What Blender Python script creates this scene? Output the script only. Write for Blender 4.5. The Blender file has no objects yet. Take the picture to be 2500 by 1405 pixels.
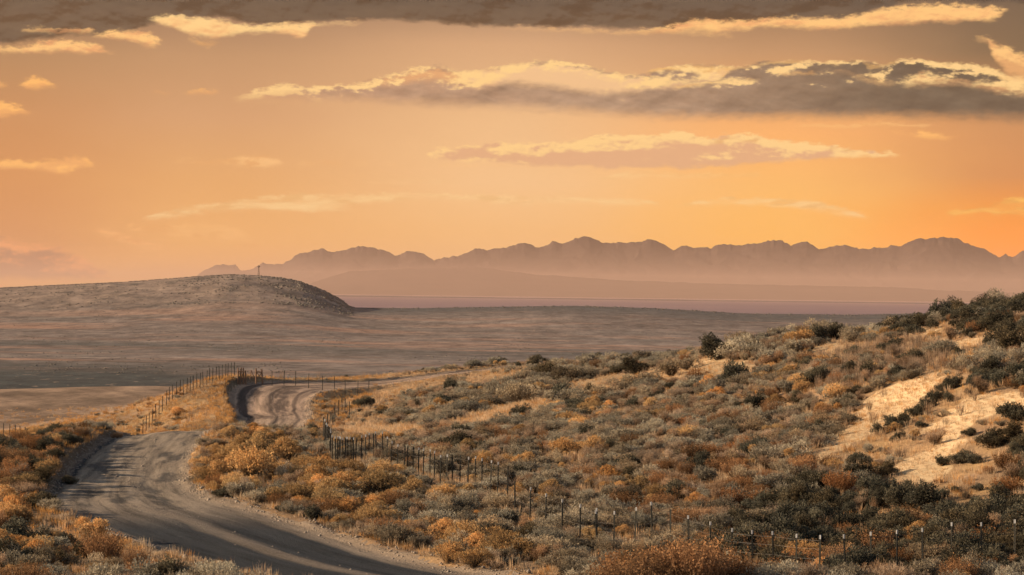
import bpy, math, random
import numpy as np
from mathutils import Matrix, Vector, Euler

random.seed(7); RNG = np.random.default_rng(11)
SC = bpy.context.scene
COL = SC.collection
R = math.radians

# ------------------------------------------------------------------ camera
F = 1250.0 / math.tan(R(10.0))      # focal length, in units of 1/2500 of the frame width
CZ = 9.0                            # camera height above the road
ROLL = 0.0125
PITCH = 15.5 / F
cd = bpy.data.cameras.new("camera"); cam = bpy.data.objects.new("camera", cd); COL.objects.link(cam)
cd.sensor_width = 36.0; cd.lens = 18.0 / math.tan(R(10.0))
cd.clip_start = 0.5; cd.clip_end = 300000.0
CM = Matrix.Rotation(R(90) + PITCH, 3, 'X') @ Matrix.Rotation(ROLL, 3, 'Z')
cam.matrix_world = Matrix.Translation((0, 0, CZ)) @ CM.to_4x4()
SC.camera = cam
CMn = np.array(CM)

def ab(px, py):
    """photo pixel -> (a, b): sideways and upward tangents times F"""
    d = CMn @ np.array([px - 1250.0, 702.5 - py, -F])
    return d[0] / d[1] * F, d[2] / d[1] * F

# ------------------------------------------------------------------ exposure, sun
SC.view_settings.view_transform = 'Standard'
try: SC.view_settings.look = 'None'
except Exception: pass
SC.view_settings.exposure = 0.62
SC.view_settings.gamma = 1.0
SUN_EL, SUN_AZ = R(17), R(-90)     # azimuth measured from +Y towards +X
sd = bpy.data.lights.new("sun", 'SUN'); sd.energy = 5.0; sd.angle = R(0.6); sd.color = (1.0, 0.76, 0.52)
so = bpy.data.objects.new("sun", sd); COL.objects.link(so)
tosun = Vector((math.sin(SUN_AZ) * math.cos(SUN_EL), math.cos(SUN_AZ) * math.cos(SUN_EL), math.sin(SUN_EL)))
so.rotation_euler = tosun.to_track_quat('Z', 'Y').to_euler(); so.location = (-40, -20, 40)

SC.cycles.use_denoising = True
SC.cycles.max_bounces = 4; SC.cycles.diffuse_bounces = 2; SC.cycles.glossy_bounces = 2
SC.cycles.transmission_bounces = 2; SC.cycles.transparent_max_bounces = 4; SC.cycles.volume_bounces = 0
SC.cycles.use_adaptive_sampling = True; SC.cycles.adaptive_threshold = 0.02

def lin(c):
    return tuple(((v / 255) / 12.92 if v / 255 <= 0.04045 else ((v / 255 + 0.055) / 1.055) ** 2.4) for v in c)

# ------------------------------------------------------------------ node helpers
class NT:
    def __init__(s, tree): s.t = tree; s.n = tree.nodes; s.l = tree.links
    def put(s, sock, v):
        if v is None: return
        if isinstance(v, bpy.types.NodeSocket): s.l.new(v, sock)
        elif isinstance(v, (tuple, list)):
            v = tuple(v)
            if len(sock.default_value) == 4 and len(v) == 3: v = v + (1.0,)
            sock.default_value = v
        else: sock.default_value = v
    def m(s, op, a, b=None, c=None, clamp=False):
        n = s.n.new('ShaderNodeMath'); n.operation = op; n.use_clamp = clamp
        s.put(n.inputs[0], a); s.put(n.inputs[1], b); s.put(n.inputs[2], c); return n.outputs[0]
    def vm(s, op, a, b=None):
        n = s.n.new('ShaderNodeVectorMath'); n.operation = op
        s.put(n.inputs[0], a); s.put(n.inputs[1], b); return n.outputs[0]
    def mr(s, v, a, b, c=0.0, d=1.0, smooth=True):
        n = s.n.new('ShaderNodeMapRange'); n.interpolation_type = 'SMOOTHSTEP' if smooth else 'LINEAR'
        s.put(n.inputs[0], v); s.put(n.inputs[1], a); s.put(n.inputs[2], b); s.put(n.inputs[3], c); s.put(n.inputs[4], d)
        return n.outputs[0]
    def mix(s, f, a, b, mode='MIX'):
        n = s.n.new('ShaderNodeMix'); n.data_type = 'RGBA'; n.blend_type = mode
        s.put(n.inputs[0], f); s.put(n.inputs[6], a); s.put(n.inputs[7], b); return n.outputs[2]
    def noise(s, v, scale, detail=3, rough=0.5, out=0, dist=0.0):
        n = s.n.new('ShaderNodeTexNoise'); s.put(n.inputs['Vector'], v)
        n.inputs['Scale'].default_value = scale; n.inputs['Detail'].default_value = detail
        n.inputs['Roughness'].default_value = rough; n.inputs['Distortion'].default_value = dist
        return n.outputs[out]
    def xyz(s, x, y, z):
        n = s.n.new('ShaderNodeCombineXYZ'); s.put(n.inputs[0], x); s.put(n.inputs[1], y); s.put(n.inputs[2], z); return n.outputs[0]
    def sep(s, v):
        n = s.n.new('ShaderNodeSeparateXYZ'); s.put(n.inputs[0], v); return n.outputs
    def ramp(s, f, stops):
        n = s.n.new('ShaderNodeValToRGB'); e = n.color_ramp.elements
        while len(e) < len(stops): e.new(0.5)
        for k, (p, c) in enumerate(stops):
            e[k].position = p; e[k].color = tuple(c) + (1.0,) if len(c) == 3 else c
        s.put(n.inputs[0], f); return n.outputs[0]
    def curve(s, f, pts):
        n = s.n.new('ShaderNodeFloatCurve'); c = n.mapping.curves[0]
        n.mapping.use_clip = False
        pts = sorted(pts)
        c.points[0].location = pts[0]; c.points[1].location = pts[-1]
        for p in pts[1:-1]: c.points.new(*p)
        for p in c.points: p.handle_type = 'AUTO_CLAMPED'
        n.mapping.update(); s.put(n.inputs[1], f); return n.outputs[0]

# ------------------------------------------------------------------ world: sunset sky with clouds
def build_world():
    w = bpy.data.worlds.new("World"); SC.world = w; w.use_nodes = True
    t = NT(w.node_tree); t.n.clear()
    out = t.n.new('ShaderNodeOutputWorld'); bg = t.n.new('ShaderNodeBackground')
    t.l.new(bg.outputs[0], out.inputs[0])
    tc = t.n.new('ShaderNodeTexCoord'); d = t.sep(tc.outputs['Generated'])
    az0 = t.m('ARCTAN2', d[0], d[1]); el0 = t.m('ARCSINE', d[2])
    AZ = t.m('MULTIPLY', az0, F); EL = t.m('MULTIPLY', el0, F)
    def pe(px, py):
        a, b = ab(px, py); return math.atan2(a, F) * F, math.atan2(b, math.hypot(a, F)) * F
    # ---- warped coordinates for ragged edges
    P = t.xyz(t.m('MULTIPLY', AZ, 0.01), t.m('MULTIPLY', EL, 0.022), 0.0)
    n1 = t.sep(t.noise(P, 0.55, 3, 0.55, 1)); n2 = t.sep(t.noise(P, 2.6, 4, 0.6, 1))
    ax = t.m('MULTIPLY_ADD', t.m('SUBTRACT', n1[0], 0.5), 60.0, AZ)
    ax = t.m('MULTIPLY_ADD', t.m('SUBTRACT', n2[0], 0.5), 26.0, ax)
    we = t.m('MULTIPLY_ADD', t.m('SUBTRACT', n1[1], 0.5), 18.0, t.m('MULTIPLY', t.m('SUBTRACT', n2[1], 0.5), 22.0))
    ey = t.m('ADD', EL, we)
    detail = t.m('SUBTRACT', t.noise(P, 5.0, 4, 0.65), 0.5)
    puff = t.m('SUBTRACT', t.noise(P, 1.5, 3, 0.55), 0.5)
    Pr = t.xyz(t.m('MULTIPLY', AZ, 0.022), t.m('MULTIPLY', EL, 0.045), 7.0)
    ra = t.noise(Pr, 1.0, 5, 0.62); rb_ = t.noise(t.vm('ADD', Pr, (-0.10, 0.30, 0.0)), 1.0, 5, 0.62)
    rc = t.noise(t.vm('MULTIPLY', Pr, (0.42, 0.42, 1.0)), 1.0, 3, 0.5); rd = t.noise(t.vm('ADD', t.vm('MULTIPLY', Pr, (0.42, 0.42, 1.0)), (-0.12, 0.34, 0.0)), 1.0, 3, 0.5)
    relief = t.m('ADD', t.m('MULTIPLY', t.m('SUBTRACT', ra, rb_), 0.6), t.m('MULTIPLY', t.m('SUBTRACT', rc, rd), 1.0))
    XN = t.m('MULTIPLY_ADD', ax, 1 / 3400.0, 0.5); YN = ey
    fx = lambda px, py: pe(px, py)[0] / 3400.0 + 0.5
    # ---- clear sky
    cols = [
        (0,    [(760, (238,160,92)), (695, (255,180,90)), (610, (216,144,84)), (450, (214,145,84)), (300, (202,142,90)), (150, (178,134,92)), (0, (120,95,75)), (-200, (90,82,80))]),
        (520,  [(760, (245,175,105)), (690, (248,178,106)), (600, (244,178,100)), (450, (230,168,102)), (300, (212,158,110)), (150, (192,146,104)), (0, (140,110,88)), (-200, (95,86,82))]),
        (1250, [(760, (250,190,120)), (690, (252,192,118)), (570, (251,192,120)), (450, (247,196,138)), (300, (238,188,134)), (110, (212,164,120)), (0, (150,120,95)), (-200, (100,92,86))]),
        (1900, [(760, (262,182,66)), (690, (264,186,66)), (570, (264,190,78)), (450, (255,188,100)), (320, (252,178,104)), (120, (192,145,102)), (0, (140,110,84)), (-200, (95,86,80))]),
        (2500, [(760, (272,146,0)), (690, (274,156,0)), (580, (274,154,0)), (500, (248,148,36)), (420, (214,140,78)), (300, (205,142,88)), (120, (125,100,72)), (-200, (85,78,74))]),
    ]
    elR = t.mr(EL, -60, 960, smooth=False)
    col = None
    soft = t.m('MULTIPLY_ADD', t.m('SUBTRACT', n1[2], 0.5), 120.0, AZ)
    prev = None
    for px, stops in cols:
        rs = []
        for py, c in stops: rs.append(((718 - py + 60) / 1020.0, lin(c)))
        rs = [(max(0.0, p), c) for p, c in rs]
        c = t.ramp(elR, rs)
        if col is None: col = c
        else: col = t.mix(t.mr(soft, prev - 1250, px - 1250), col, c)
        prev = px
    LIT = lin((255, 198, 124)); LITW = lin((255, 209, 138)); LITO = lin((255, 186, 104))
    def band(rows, lit, shade, lth, sT=7, sB=8, op=1.0, nz=14, pz=0):
        nonlocal col
        tp = []; bt = []
        for px, yt, yb in rows:
            x1, e1 = pe(px, yt); x2, e2 = pe(px, yb)
            tp.append((x1 / 3400.0 + 0.5, e1 / 1200.0)); bt.append((x2 / 3400.0 + 0.5, e2 / 1200.0))
        for lst, s in ((tp, -1), (bt, 1)):   # closes both ends
            lst.insert(0, (max(lst[0][0] - 0.012, 0.0), lst[0][1] + s * 0.03)); lst.append((min(lst[-1][0] + 0.012, 1.0), lst[-1][1] + s * 0.03))
        T = t.m('MULTIPLY', t.curve(XN, tp), 1200.0); B = t.m('MULTIPLY', t.curve(XN, bt), 1200.0)
        y = t.m('MULTIPLY_ADD', detail, nz * 1.5, YN)
        ft = t.m('SUBTRACT', T, y); fb = t.m('SUBTRACT', t.m('MULTIPLY_ADD', detail, nz * 0.5, YN), B)
        al = t.m('MULTIPLY', t.mr(ft, -2, sT + 2), t.mr(fb, -3, sB + 3))
        if not isinstance(op, (int, float)) or op < 1: al = t.m('MULTIPLY', al, op)
        if shade is None: c = t.mix(t.mr(relief, 0.02, -0.14, 0.0, 0.8), lit, t.mix(1.0, lit, (0.80, 0.66, 0.52), 'MULTIPLY'))
        else:
            g = t.m('MULTIPLY_ADD', puff, pz, t.m('MULTIPLY_ADD', relief, -190.0, ft))
            c = t.mix(t.mr(g, -lth * 0.1, lth * 1.3), lit, shade)
        col = t.mix(al, col, c)
    relmul = t.m('MULTIPLY_ADD', t.m('ADD', relief, t.m('MULTIPLY', puff, -0.5)), 1.1, 1.05); RM = t.xyz(relmul, relmul, relmul)
    def shadeC(l, r, x0, x1):
        return t.mix(t.mr(AZ, x0 - 1250, x1 - 1250), lin(l), lin(r))
    # top deck
    deck = t.mix(t.mr(EL, 640, 780), lin((100, 82, 64)), lin((74, 67, 60)))
    deck = t.mix(t.mr(puff, -0.2, 0.25), deck, t.mix(1.0, deck, (1.25, 1.22, 1.18), 'MULTIPLY'))
    deck = t.mix(0.55, deck, t.mix(1.0, deck, RM, 'MULTIPLY'))
    band([(-400,-230,150),(-100,-230,118),(60,-230,106),(150,-230,92),(250,-230,84),(380,-230,62),(420,-230,46),(560,-230,44),(600,-230,60),(860,-230,52),(1000,-230,55),(1180,-230,66),(1500,-230,70),(1700,-230,74),(1830,-230,60),(1950,-230,46),(2080,-230,40),(2160,-230,22),(2250,-230,8),(2500,-230,10),(2850,-230,0)],
         deck, None, 1, 60, 7, 1.0, 10)
    lo = dict(sT=11, sB=12, nz=22)
    pk = lin((236, 166, 108))
    band([(74,62,80),(120,66,82),(160,70,84),(212,64,84)], LIT, pk, 26, **lo)
    band([(232,76,92),(260,68,94),(330,70,108),(372,88,118)], LIT, pk, 34, **lo)
    band([(0,112,130),(60,112,134),(140,96,132),(210,100,134),(270,126,137)], LIT, pk, 34, pz=30, **lo)
    band([(385,40,62),(430,34,78),(480,36,92),(540,44,92),(620,58,86),(700,50,84),(735,50,94),(770,52,66),(880,50,60)], LITW, pk, 70, pz=60, **lo)
    band([(1240,66,72),(1340,66,76),(1500,72,84),(1600,66,84),(1700,46,82),(1800,46,80),(1900,40,70),(2020,36,74),(2120,28,68),(2180,14,64),(2260,12,62),(2340,10,58),(2430,16,50),(2462,22,32)], LIT, pk, 60, pz=60, **lo)
    band([(1510,78,84),(1640,76,86),(1780,80,92)], LIT, None, 20, op=0.8, **lo)
    band([(465,92,104),(500,96,114),(530,98,104)], LIT, None, 20, op=0.7, **lo)
    # small puffs
    for rows in ([(48,196,214),(80,184,222),(110,196,218),(133,206,214)], [(-20,198,216),(14,204,214)], [(-40,240,290),(10,246,290),(50,258,284),(78,272,282)],
                 [(-40,388,410),(40,388,416),(100,388,420),(150,386,430),(190,378,414),(228,392,404)],
                 [(384,220,229),(415,222,229)], [(450,222,232),(500,218,233),(530,224,232)],
                 [(2232,322,338),(2270,316,342),(2322,330,344)], [(2180,322,330),(2222,324,332)]):
        band(rows, LITO, lin((240, 170, 100)), 30, pz=30, **lo)
    for rows in ([(440,384,396),(468,386,396)], [(474,386,400),(560,384,402),(600,376,410),(640,376,412),(690,394,404)], [(730,395,406),(770,395,404)], [(786,391,406),(822,393,408)], [(860,394,404),(896,396,404)], [(958,392,402),(986,396,404)]):
        band(rows, lin((255, 198, 130)), None, 30, op=0.7, **lo)
    # main cloud: shaded body, then the lit crests
    body = t.mix(t.mr(AZ, -600, 250), lin((182, 142, 112)), lin((162, 132, 106)))
    body = t.mix(t.mr(AZ, 250, 1050), body, lin((96, 84, 68)))
    body = t.mix(t.mr(t.m('ADD', n2[2], puff), 0.35, 0.75, 0.0, 0.35), body, t.mix(1.0, body, (1.25, 1.16, 1.08), 'MULTIPLY'))
    body = t.mix(1.0, body, RM, 'MULTIPLY')
    top = [(560,240),(640,215),(700,206),(760,210),(850,205),(900,195),(960,178),(1060,160),(1150,172),(1220,160),(1320,148),(1430,157),(1500,178),(1580,180),(1610,168),(1680,155),(1790,158),(1900,145),(2000,152),(2090,148),(2150,158),(2200,142),(2300,150),(2400,162),(2480,190),(2600,180)]
    bot = [(560,246),(700,246),(800,255),(950,262),(1080,272),(1250,275),(1400,288),(1560,298),(1800,302),(2000,300),(2300,300),(2500,306),(2700,306)]
    bi = lambda x: float(np.interp(x, [p[0] for p in bot], [p[1] for p in bot]))
    band([(x, y, bi(x)) for x, y in top], LITW, body, 20, 8, 34, 1.0, 20, 12)
    def rib(pts, c=LITW, sh=lin((226, 166, 112)), th=30, op=1.0, pz=30): band(pts, c, sh, th * 0.7, 15 if sh else 6, 22 if sh else 7, op, 26 if sh else 12, pz)
    rib([(575,234,250),(640,216,240),(700,206,226),(760,212,224),(850,206,224),(900,196,222),(960,179,214),(1060,162,210),(1150,174,216),(1220,162,208)])
    rib([(1150,176,218),(1220,162,214),(1320,150,222),(1430,159,236),(1500,180,240),(1580,184,226),(1650,198,216),(1680,206,210)], LITW, lin((240, 192, 140)), 46, 1.0, 50)
    rib([(1060,236,246),(1140,238,248)], op=0.7)
    rib([(560,244,252),(760,248,258),(880,252,258)], op=0.6)
    rib([(1590,172,182),(1640,160,176),(1690,157,178),(1750,160,200),(1790,160,172),(1850,158,166),(1900,146,158),(2000,153,160),(2040,160,164),(2090,149,156),(2130,162,172),(2180,150,160),(2200,143,150),(2300,152,160),(2400,162,176),(2470,182,204),(2540,190,220)], LITW, None)
    rib([(1560,186,216),(1620,190,222),(1690,186,214),(1740,172,204),(1790,166,180)], LITW, lin((240, 190, 138)), 24)
    rib([(1655,206,216),(1700,200,212),(1770,194,208),(1845,192,206)], LITW, None)
    rib([(1905,176,184),(1980,178,186)], LIT, None)
    rib([(1985,182,188),(2040,172,186),(2100,184,204),(2160,192,212),(2190,198,208)], LIT, lin((220, 165, 110)), 22)
    rib([(2190,200,210),(2220,184,218),(2260,170,216),(2300,178,214),(2360,190,216),(2420,192,230),(2490,200,240),(2560,210,240)], LITW, lin((215, 160, 105)), 40, 1.0, 60)
    rib([(2370,92,98),(2410,86,112),(2425,96,150),(2450,106,185),(2490,124,200),(2560,140,210)], LIT, lin((226, 165, 105)), 60, 1.0, 60)
    rib([(1950,306,312),(2100,302,312),(2280,300,308)], LIT, None, op=0.8)
    # second cloud
    sh2 = shadeC((232, 184, 140), (240, 172, 112), 1100, 2000)
    band([(1050,366,384),(1120,355,394),(1200,350,400),(1300,348,408),(1400,338,410),(1480,325,412),(1560,330,412),(1670,320,410),(1730,336,408),(1820,325,402),(1900,340,398),(2000,350,392),(2100,366,386),(2190,376,382)],
         LITW, lin((226, 172, 128)), 30, 4, 6, 0.95, 22, 30)
    rib([(1400,345,362),(1480,330,350),(1560,334,350),(1670,324,352),(1730,340,356),(1820,330,350),(1900,344,360),(2000,354,368),(2100,368,378)], LITW, None, op=0.8)
    rib([(1080,398,406),(1300,404,410),(1600,406,412),(1900,390,400),(2050,382,390)], LIT, None, op=0.4)
    # wisps
    wl = lin((255, 214, 148))
    strk = t.mr(t.noise(t.xyz(t.m('MULTIPLY', AZ, 0.007), t.m('MULTIPLY', EL, 0.06), 3.0), 1.0, 4, 0.6), 0.36, 0.60, 0.25, 1.0)
    def wisp(pts, c, op): band(pts, c, None, 20, 6, 10, t.m('MULTIPLY', strk, op * 1.25), 18)
    wisp([(355,520,538),(450,506,530),(560,490,518),(640,480,518),(760,474,514),(900,470,498),(1100,470,492),(1250,474,496),(1450,480,500),(1600,488,504)], wl, 0.55)
    wisp([(640,500,512),(760,500,516),(860,504,514)], wl, 0.5)
    wisp([(1160,486,494),(1290,490,504)], wl, 0.5)
    wisp([(245,556,570),(290,562,590),(340,580,606),(385,592,616)], lin((255, 186, 112)), 0.6)
    wisp([(320,548,562),(420,546,580),(560,552,598),(620,584,610)], lin((255, 192, 116)), 0.5)
    wisp([(1650,500,510),(1720,488,508),(1820,480,506),(1950,484,516),(2040,500,530),(2110,520,540)], wl, 0.55)
    wisp([(2330,512,528),(2400,502,522),(2440,490,524),(2520,480,526),(2620,480,524)], lin((255, 190, 84)), 0.85)
    wisp([(1480,425,440),(1650,418,436),(1850,424,436)], wl, 0.35)
    wisp([(900,440,448),(1000,436,450),(1120,440,450)], wl, 0.3)
    band([(-200,570,700),(0,576,690),(60,590,690),(130,596,690),(180,612,690),(230,640,690),(280,676,692)], lin((250, 164, 100)), lin((160, 110, 88)), 50, 18, 22, 0.9, 34, 60)
    col = t.mix(1.0, col, (0.685, 0.680, 0.680), 'MULTIPLY')
    # ---- above the frame: the cool upper sky (Nishita) under broken cloud
    sky = t.n.new('ShaderNodeTexSky'); sky.sky_type = 'NISHITA'; sky.sun_disc = False
    sky.sun_elevation = SUN_EL; sky.sun_rotation = SUN_AZ; sky.altitude = 1300; sky.air_density = 1.2; sky.dust_density = 2.0; sky.ozone_density = 2.0
    up = t.mix(1.0, sky.outputs[0], (0.085, 0.085, 0.085), 'MULTIPLY')
    up = t.mix(0.45, up, (0.165, 0.165, 0.165))
    col = t.mix(t.mr(el0, R(7.5), R(16)), col, up)
    back = t.mr(t.m('ABSOLUTE', az0), R(25), R(75))
    col = t.mix(t.m('MULTIPLY', back, 0.75), col, up)
    col = t.mix(t.mr(el0, R(-0.4), R(-3)), col, (0.10, 0.07, 0.05))
    t.l.new(col, bg.inputs[0]); bg.inputs[1].default_value = 1.0
    w.cycles.sampling_method = 'MANUAL'; w.cycles.sample_map_resolution = 512
build_world()

# ------------------------------------------------------------------ numeric noise
def _hash(ix, iy, seed):
    h = (ix.astype(np.int64) * 374761393 + iy.astype(np.int64) * 668265263 + seed * 1442695041) & 0xffffffff
    h = ((h ^ (h >> 13)) * 1274126177) & 0xffffffff
    return ((h ^ (h >> 16)) & 0xffffff) / float(0xffffff)
def vnoise(x, y, seed=0):
    ix = np.floor(x); iy = np.floor(y); fx = x - ix; fy = y - iy
    u = fx * fx * (3 - 2 * fx); v = fy * fy * (3 - 2 * fy)
    a = _hash(ix, iy, seed); b = _hash(ix + 1, iy, seed); c = _hash(ix, iy + 1, seed); d = _hash(ix + 1, iy + 1, seed)
    return (a * (1 - u) + b * u) * (1 - v) + (c * (1 - u) + d * u) * v
def fbm(x, y, o=4, seed=0):
    s = 0; amp = 0.5; tot = 0
    for k in range(o):
        s = s + amp * vnoise(x, y, seed + k * 17); tot += amp; amp *= 0.5; x = x * 2.03 + 13.1; y = y * 2.03 + 7.7
    return s / tot - 0.5
def sst(x, a, b):
    t = np.clip((x - a) / (b - a), 0, 1); return t * t * (3 - 2 * t)

# ------------------------------------------------------------------ terrain
CTRL = [  # (px, py, distance): where the ground lies
    (-600,1405,86),(0,1400,88),(280,1405,87),(560,1405,87),(1170,1405,89),(1500,1405,88),(1840,1385,92),(2400,1370,92),(2900,1300,92),
    (400,1330,98),(250,1280,107),(130,1235,116),(150,1190,126),(500,1185,130),(250,1130,141),(480,1100,152),(420,1049,174),(560,1052,172),
    (0,1230,120),(-200,1150,135),(0,1108,158),(200,1078,172),(60,1078,178),(-500,1090,175),(850,1290,106),(700,1200,124),(1200,1200,126),(1500,1230,118),(1800,1200,118),
    (2300,1200,110),(2600,1150,108),(700,1120,146),(1000,1110,152),(1500,1100,142),(1900,1100,130),(2100,1075,128),(2450,1050,118),(2900,900,120),
    (345,1047,228),(0,1058,262),(-500,1070,262),(450,985,236),(545,940,250),(620,932,262),(700,930,266),(640,1020,212),(700,975,236),(760,1040,205),
    (0,949,425),(400,945,400),(-600,955,430),(200,1000,330),
    (820,1010,222),(900,950,258),(860,925,282),(1100,907,292),(1300,893,285),(1500,884,270),(1200,1000,205),(1500,1000,180),(1500,930,225),(1700,900,205),(1700,868,240),
    (1850,846,222),(1960,818,214),(2040,834,220),(2120,846,226),(2190,824,200),(2300,782,192),(2400,762,186),(2500,752,184),(2800,725,180),
    (1900,1000,158),(2000,940,160),(2150,902,160),(2050,882,180),(2300,918,138),(2150,1005,141),(2450,962,128),(2400,862,155),(2600,880,140),(2250,842,172),
]
CTRLW = [(0,10,-1.7),(-20,10,-1.9),(20,10,-1.5),(0,45,-5.4),(-15,45,-5.6),(18,45,-4.9),(0,68,-7.5),(20,68,-7.0),(-22,68,-7.6),
         (-19,192,-10.4),(-22,200,-10.5),(-14,198,-9.8),(-30,200,-10.8),(-45,205,-11.2),
         (-8,330,-11.5),(10,345,-11.5),(30,335,-10.5),(-20,330,-12.5),(45,330,-11),(-20,425,-16),(0,425,-18),(30,425,-18),(60,425,-18),(90,425,-18),(60,260,-5.0),(45,235,-5.5)]
def world_of(px, py, D):
    a, b = ab(px, py); return (a * D / F, D, b * D / F)
_pts = np.array([world_of(*c) for c in CTRL] + CTRLW)
def _tps(r2): return np.where(r2 > 0, 0.5 * r2 * np.log(r2 + 1e-12), 0.0)
def _fit(P, lam=2.0):
    S = np.array([1 / 12.0, 1 / 30.0]); X = P[:, :2] * S; n = len(P)
    K = _tps(((X[:, None] - X[None]) ** 2).sum(-1)) + lam * 0.01 * np.eye(n)
    A = np.zeros((n + 3, n + 3)); A[:n, :n] = K; A[:n, n] = 1; A[:n, n + 1:] = X; A[n, :n] = 1; A[n + 1:, :n] = X.T
    w = np.linalg.solve(A, np.concatenate([P[:, 2], np.zeros(3)])); return X, w, S
_TX, _TW, _TS = _fit(_pts)
# the spline is sampled once on a lattice and then interpolated
_gx = np.linspace(-130, 130, 521); _gy = np.linspace(5, 460, 912)
def _lattice():
    GX, GY = np.meshgrid(_gx, _gy); X = np.stack([GX.ravel(), GY.ravel()], 1) * _TS
    z = np.zeros(len(X)); n = len(_TX)
    for k in range(0, len(X), 40000):
        q = X[k:k + 40000]; r2 = ((q[:, None] - _TX[None]) ** 2).sum(-1)
        z[k:k + 40000] = _tps(r2) @ _TW[:n] + _TW[n] + q @ _TW[n + 1:]
    return z.reshape(GX.shape)
_LZ = _lattice()
def near_z(x, y):
    lim = 0.21 * np.maximum(y, 10) + 14
    x = np.clip(x, -lim, lim); y = np.clip(y, 10, 440)
    u = (x - _gx[0]) / (_gx[1] - _gx[0]); v = (y - _gy[0]) / (_gy[1] - _gy[0])
    i = np.clip(u.astype(int), 0, len(_gx) - 2); j = np.clip(v.astype(int), 0, len(_gy) - 2); fu = u - i; fv = v - j
    return (_LZ[j, i] * (1 - fu) + _LZ[j, i + 1] * fu) * (1 - fv) + (_LZ[j + 1, i] * (1 - fu) + _LZ[j + 1, i + 1] * fu) * fv

RIM = [(-3000,760),(-500,760),(600,752),(860,751),(1000,753),(1250,749),(1400,747),(1600,753),(1800,765),(1950,770),(2100,769),(2300,764),(2500,762),(3000,768),(5000,780)]
HILL = [(-3500,760),(-1500,715),(-300,708),(0,704),(100,699),(300,690),(470,677),(560,671),(640,675),(690,681),(735,690),(790,711),(830,733),(858,752),(900,757),(960,757),(5000,800)]
_ra, _rb = np.array([ab(*p) for p in RIM]).T
_ha, _hb = np.array([ab(*p) for p in HILL]).T
LAKE_Z = -36.0; RD = 3600.0
_sa = np.arange(-3500, 3500, 10.0); _sh = np.maximum(np.interp(_sa, _ha, _hb) - np.interp(_sa, _ra, _rb), 0)
_k = np.exp(-np.linspace(-2.2, 2.2, 45) ** 2); _k /= _k.sum(); _sh = np.convolve(np.pad(_sh, 22, 'edge'), _k, 'valid')
def far_z(x, y):
    a = x / np.maximum(y, 50) * F
    base = np.interp(y, [380, 420, 520, 700, 1000, 1300, 2000], [-13, -16, -27, -35, -39, -40, -40])
    base = base + 1.6 * fbm(x / 260.0, y / 420.0, 3, 5) * sst(y, 700, 1500)
    rz = np.interp(a, _ra, _rb) * RD / F
    up = sst(y, 2000, RD) ** 1.4; z = base * (1 - up) + rz * up
    dn = sst(y, RD, RD + 900); z = z * (1 - dn) + (-48.0) * dn
    fs = sst(y, 50500, 52500); z = z * (1 - fs) + (-30.0) * fs
    hh = np.maximum(np.interp(a, _ha, _hb) - np.interp(a, _ra, _rb), 0) * RD / F
    hs = np.interp(a, _sa, _sh) * RD / F; hc_ = sst(y, 2750, 3450); hk = hh; hh = hs + (hh - hs) * hc_
    sh = np.where(y < RD, 0.72 * sst(y, 2750, RD) + 0.28 * sst(y, 1700, RD - 100), 1 - sst(y, RD + 10, RD + 800))
    h = hh * sh * (1 + 0.5 * fbm(x / 70.0, y / 100.0, 4, 21) * 4 * sh * (1 - sh))
    h = h + 3.6 * np.abs(fbm(x / 11.0, y / 18.0, 4, 44)) * sst(a, -720, -560) * sst(hh, 1, 6) * sh
    return z + h

# ---- road centreline (world metres) with half-widths
ROADP = [(22,42,3.6),(12,60,3.6),(2,77,3.6),(-4.6,89,3.55),(-8.8,99,3.6),(-12.3,109,3.6),(-15.5,119,3.3),(-17.2,130,2.65),(-18.6,143,2.55),(-19.6,158,2.6),(-20.3,172,2.7),(-19.8,186,2.6),(-17.6,201,2.5),
         (-17.3,213,2.4),(-18.7,226,2.8),(-19.8,240,3.2),(-19.2,251,3.5),(-16.0,261,3.3),(-11.0,268,3.0),(-3,277,2.6),(10,286,2.6),(26,300,2.6)]
def catmull(P, n=14):
    P = np.array(P, float); out = []
    Q = np.vstack([2 * P[0] - P[1], P, 2 * P[-1] - P[-2]])
    for k in range(1, len(Q) - 2):
        for s in np.linspace(0, 1, n, endpoint=False):
            a, b, c, d = Q[k - 1:k + 3]
            out.append(0.5 * (2 * b + (c - a) * s + (2 * a - 5 * b + 4 * c - d) * s * s + (3 * b - a - 3 * c + d) * s ** 3))
    out.append(P[-1]); return np.array(out)
RC = catmull(ROADP); RXY = RC[:, :2]; RW = RC[:, 2]
_tan = np.gradient(RXY, axis=0); _tan /= np.linalg.norm(_tan, axis=1)[:, None]
RN = np.stack([_tan[:, 1], -_tan[:, 0]], 1)          # to the right of the direction away from the camera
RS = np.concatenate([[0], np.cumsum(np.linalg.norm(np.diff(RXY, axis=0), axis=1))])
RLEN = RS[-1]
def road_st(x, y):
    """signed sideways distance (negative = left), half width, distance along"""
    x = np.atleast_1d(x).ravel(); y = np.atleast_1d(y).ravel()
    t = np.full(x.shape, 99.0); hw = np.full(x.shape, 3.0); s = np.zeros(x.shape)
    m = np.where((y > 38) & (y < 312) & (x < 40) & (x > -36))[0]
    for k in range(0, len(m), 20000):
        q = m[k:k + 20000]; dx = x[q][:, None] - RXY[:, 0]; dy = y[q][:, None] - RXY[:, 1]
        d2 = dx * dx + dy * dy; j = d2.argmin(1); r = np.arange(len(q))
        lat = dx[r, j] * RN[j, 0] + dy[r, j] * RN[j, 1]; sg = np.where(lat >= 0, 1, -1)
        t[q] = sg * np.sqrt(d2[r, j]); hw[q] = RW[j]; s[q] = RS[j]
    return t, hw, s
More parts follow.
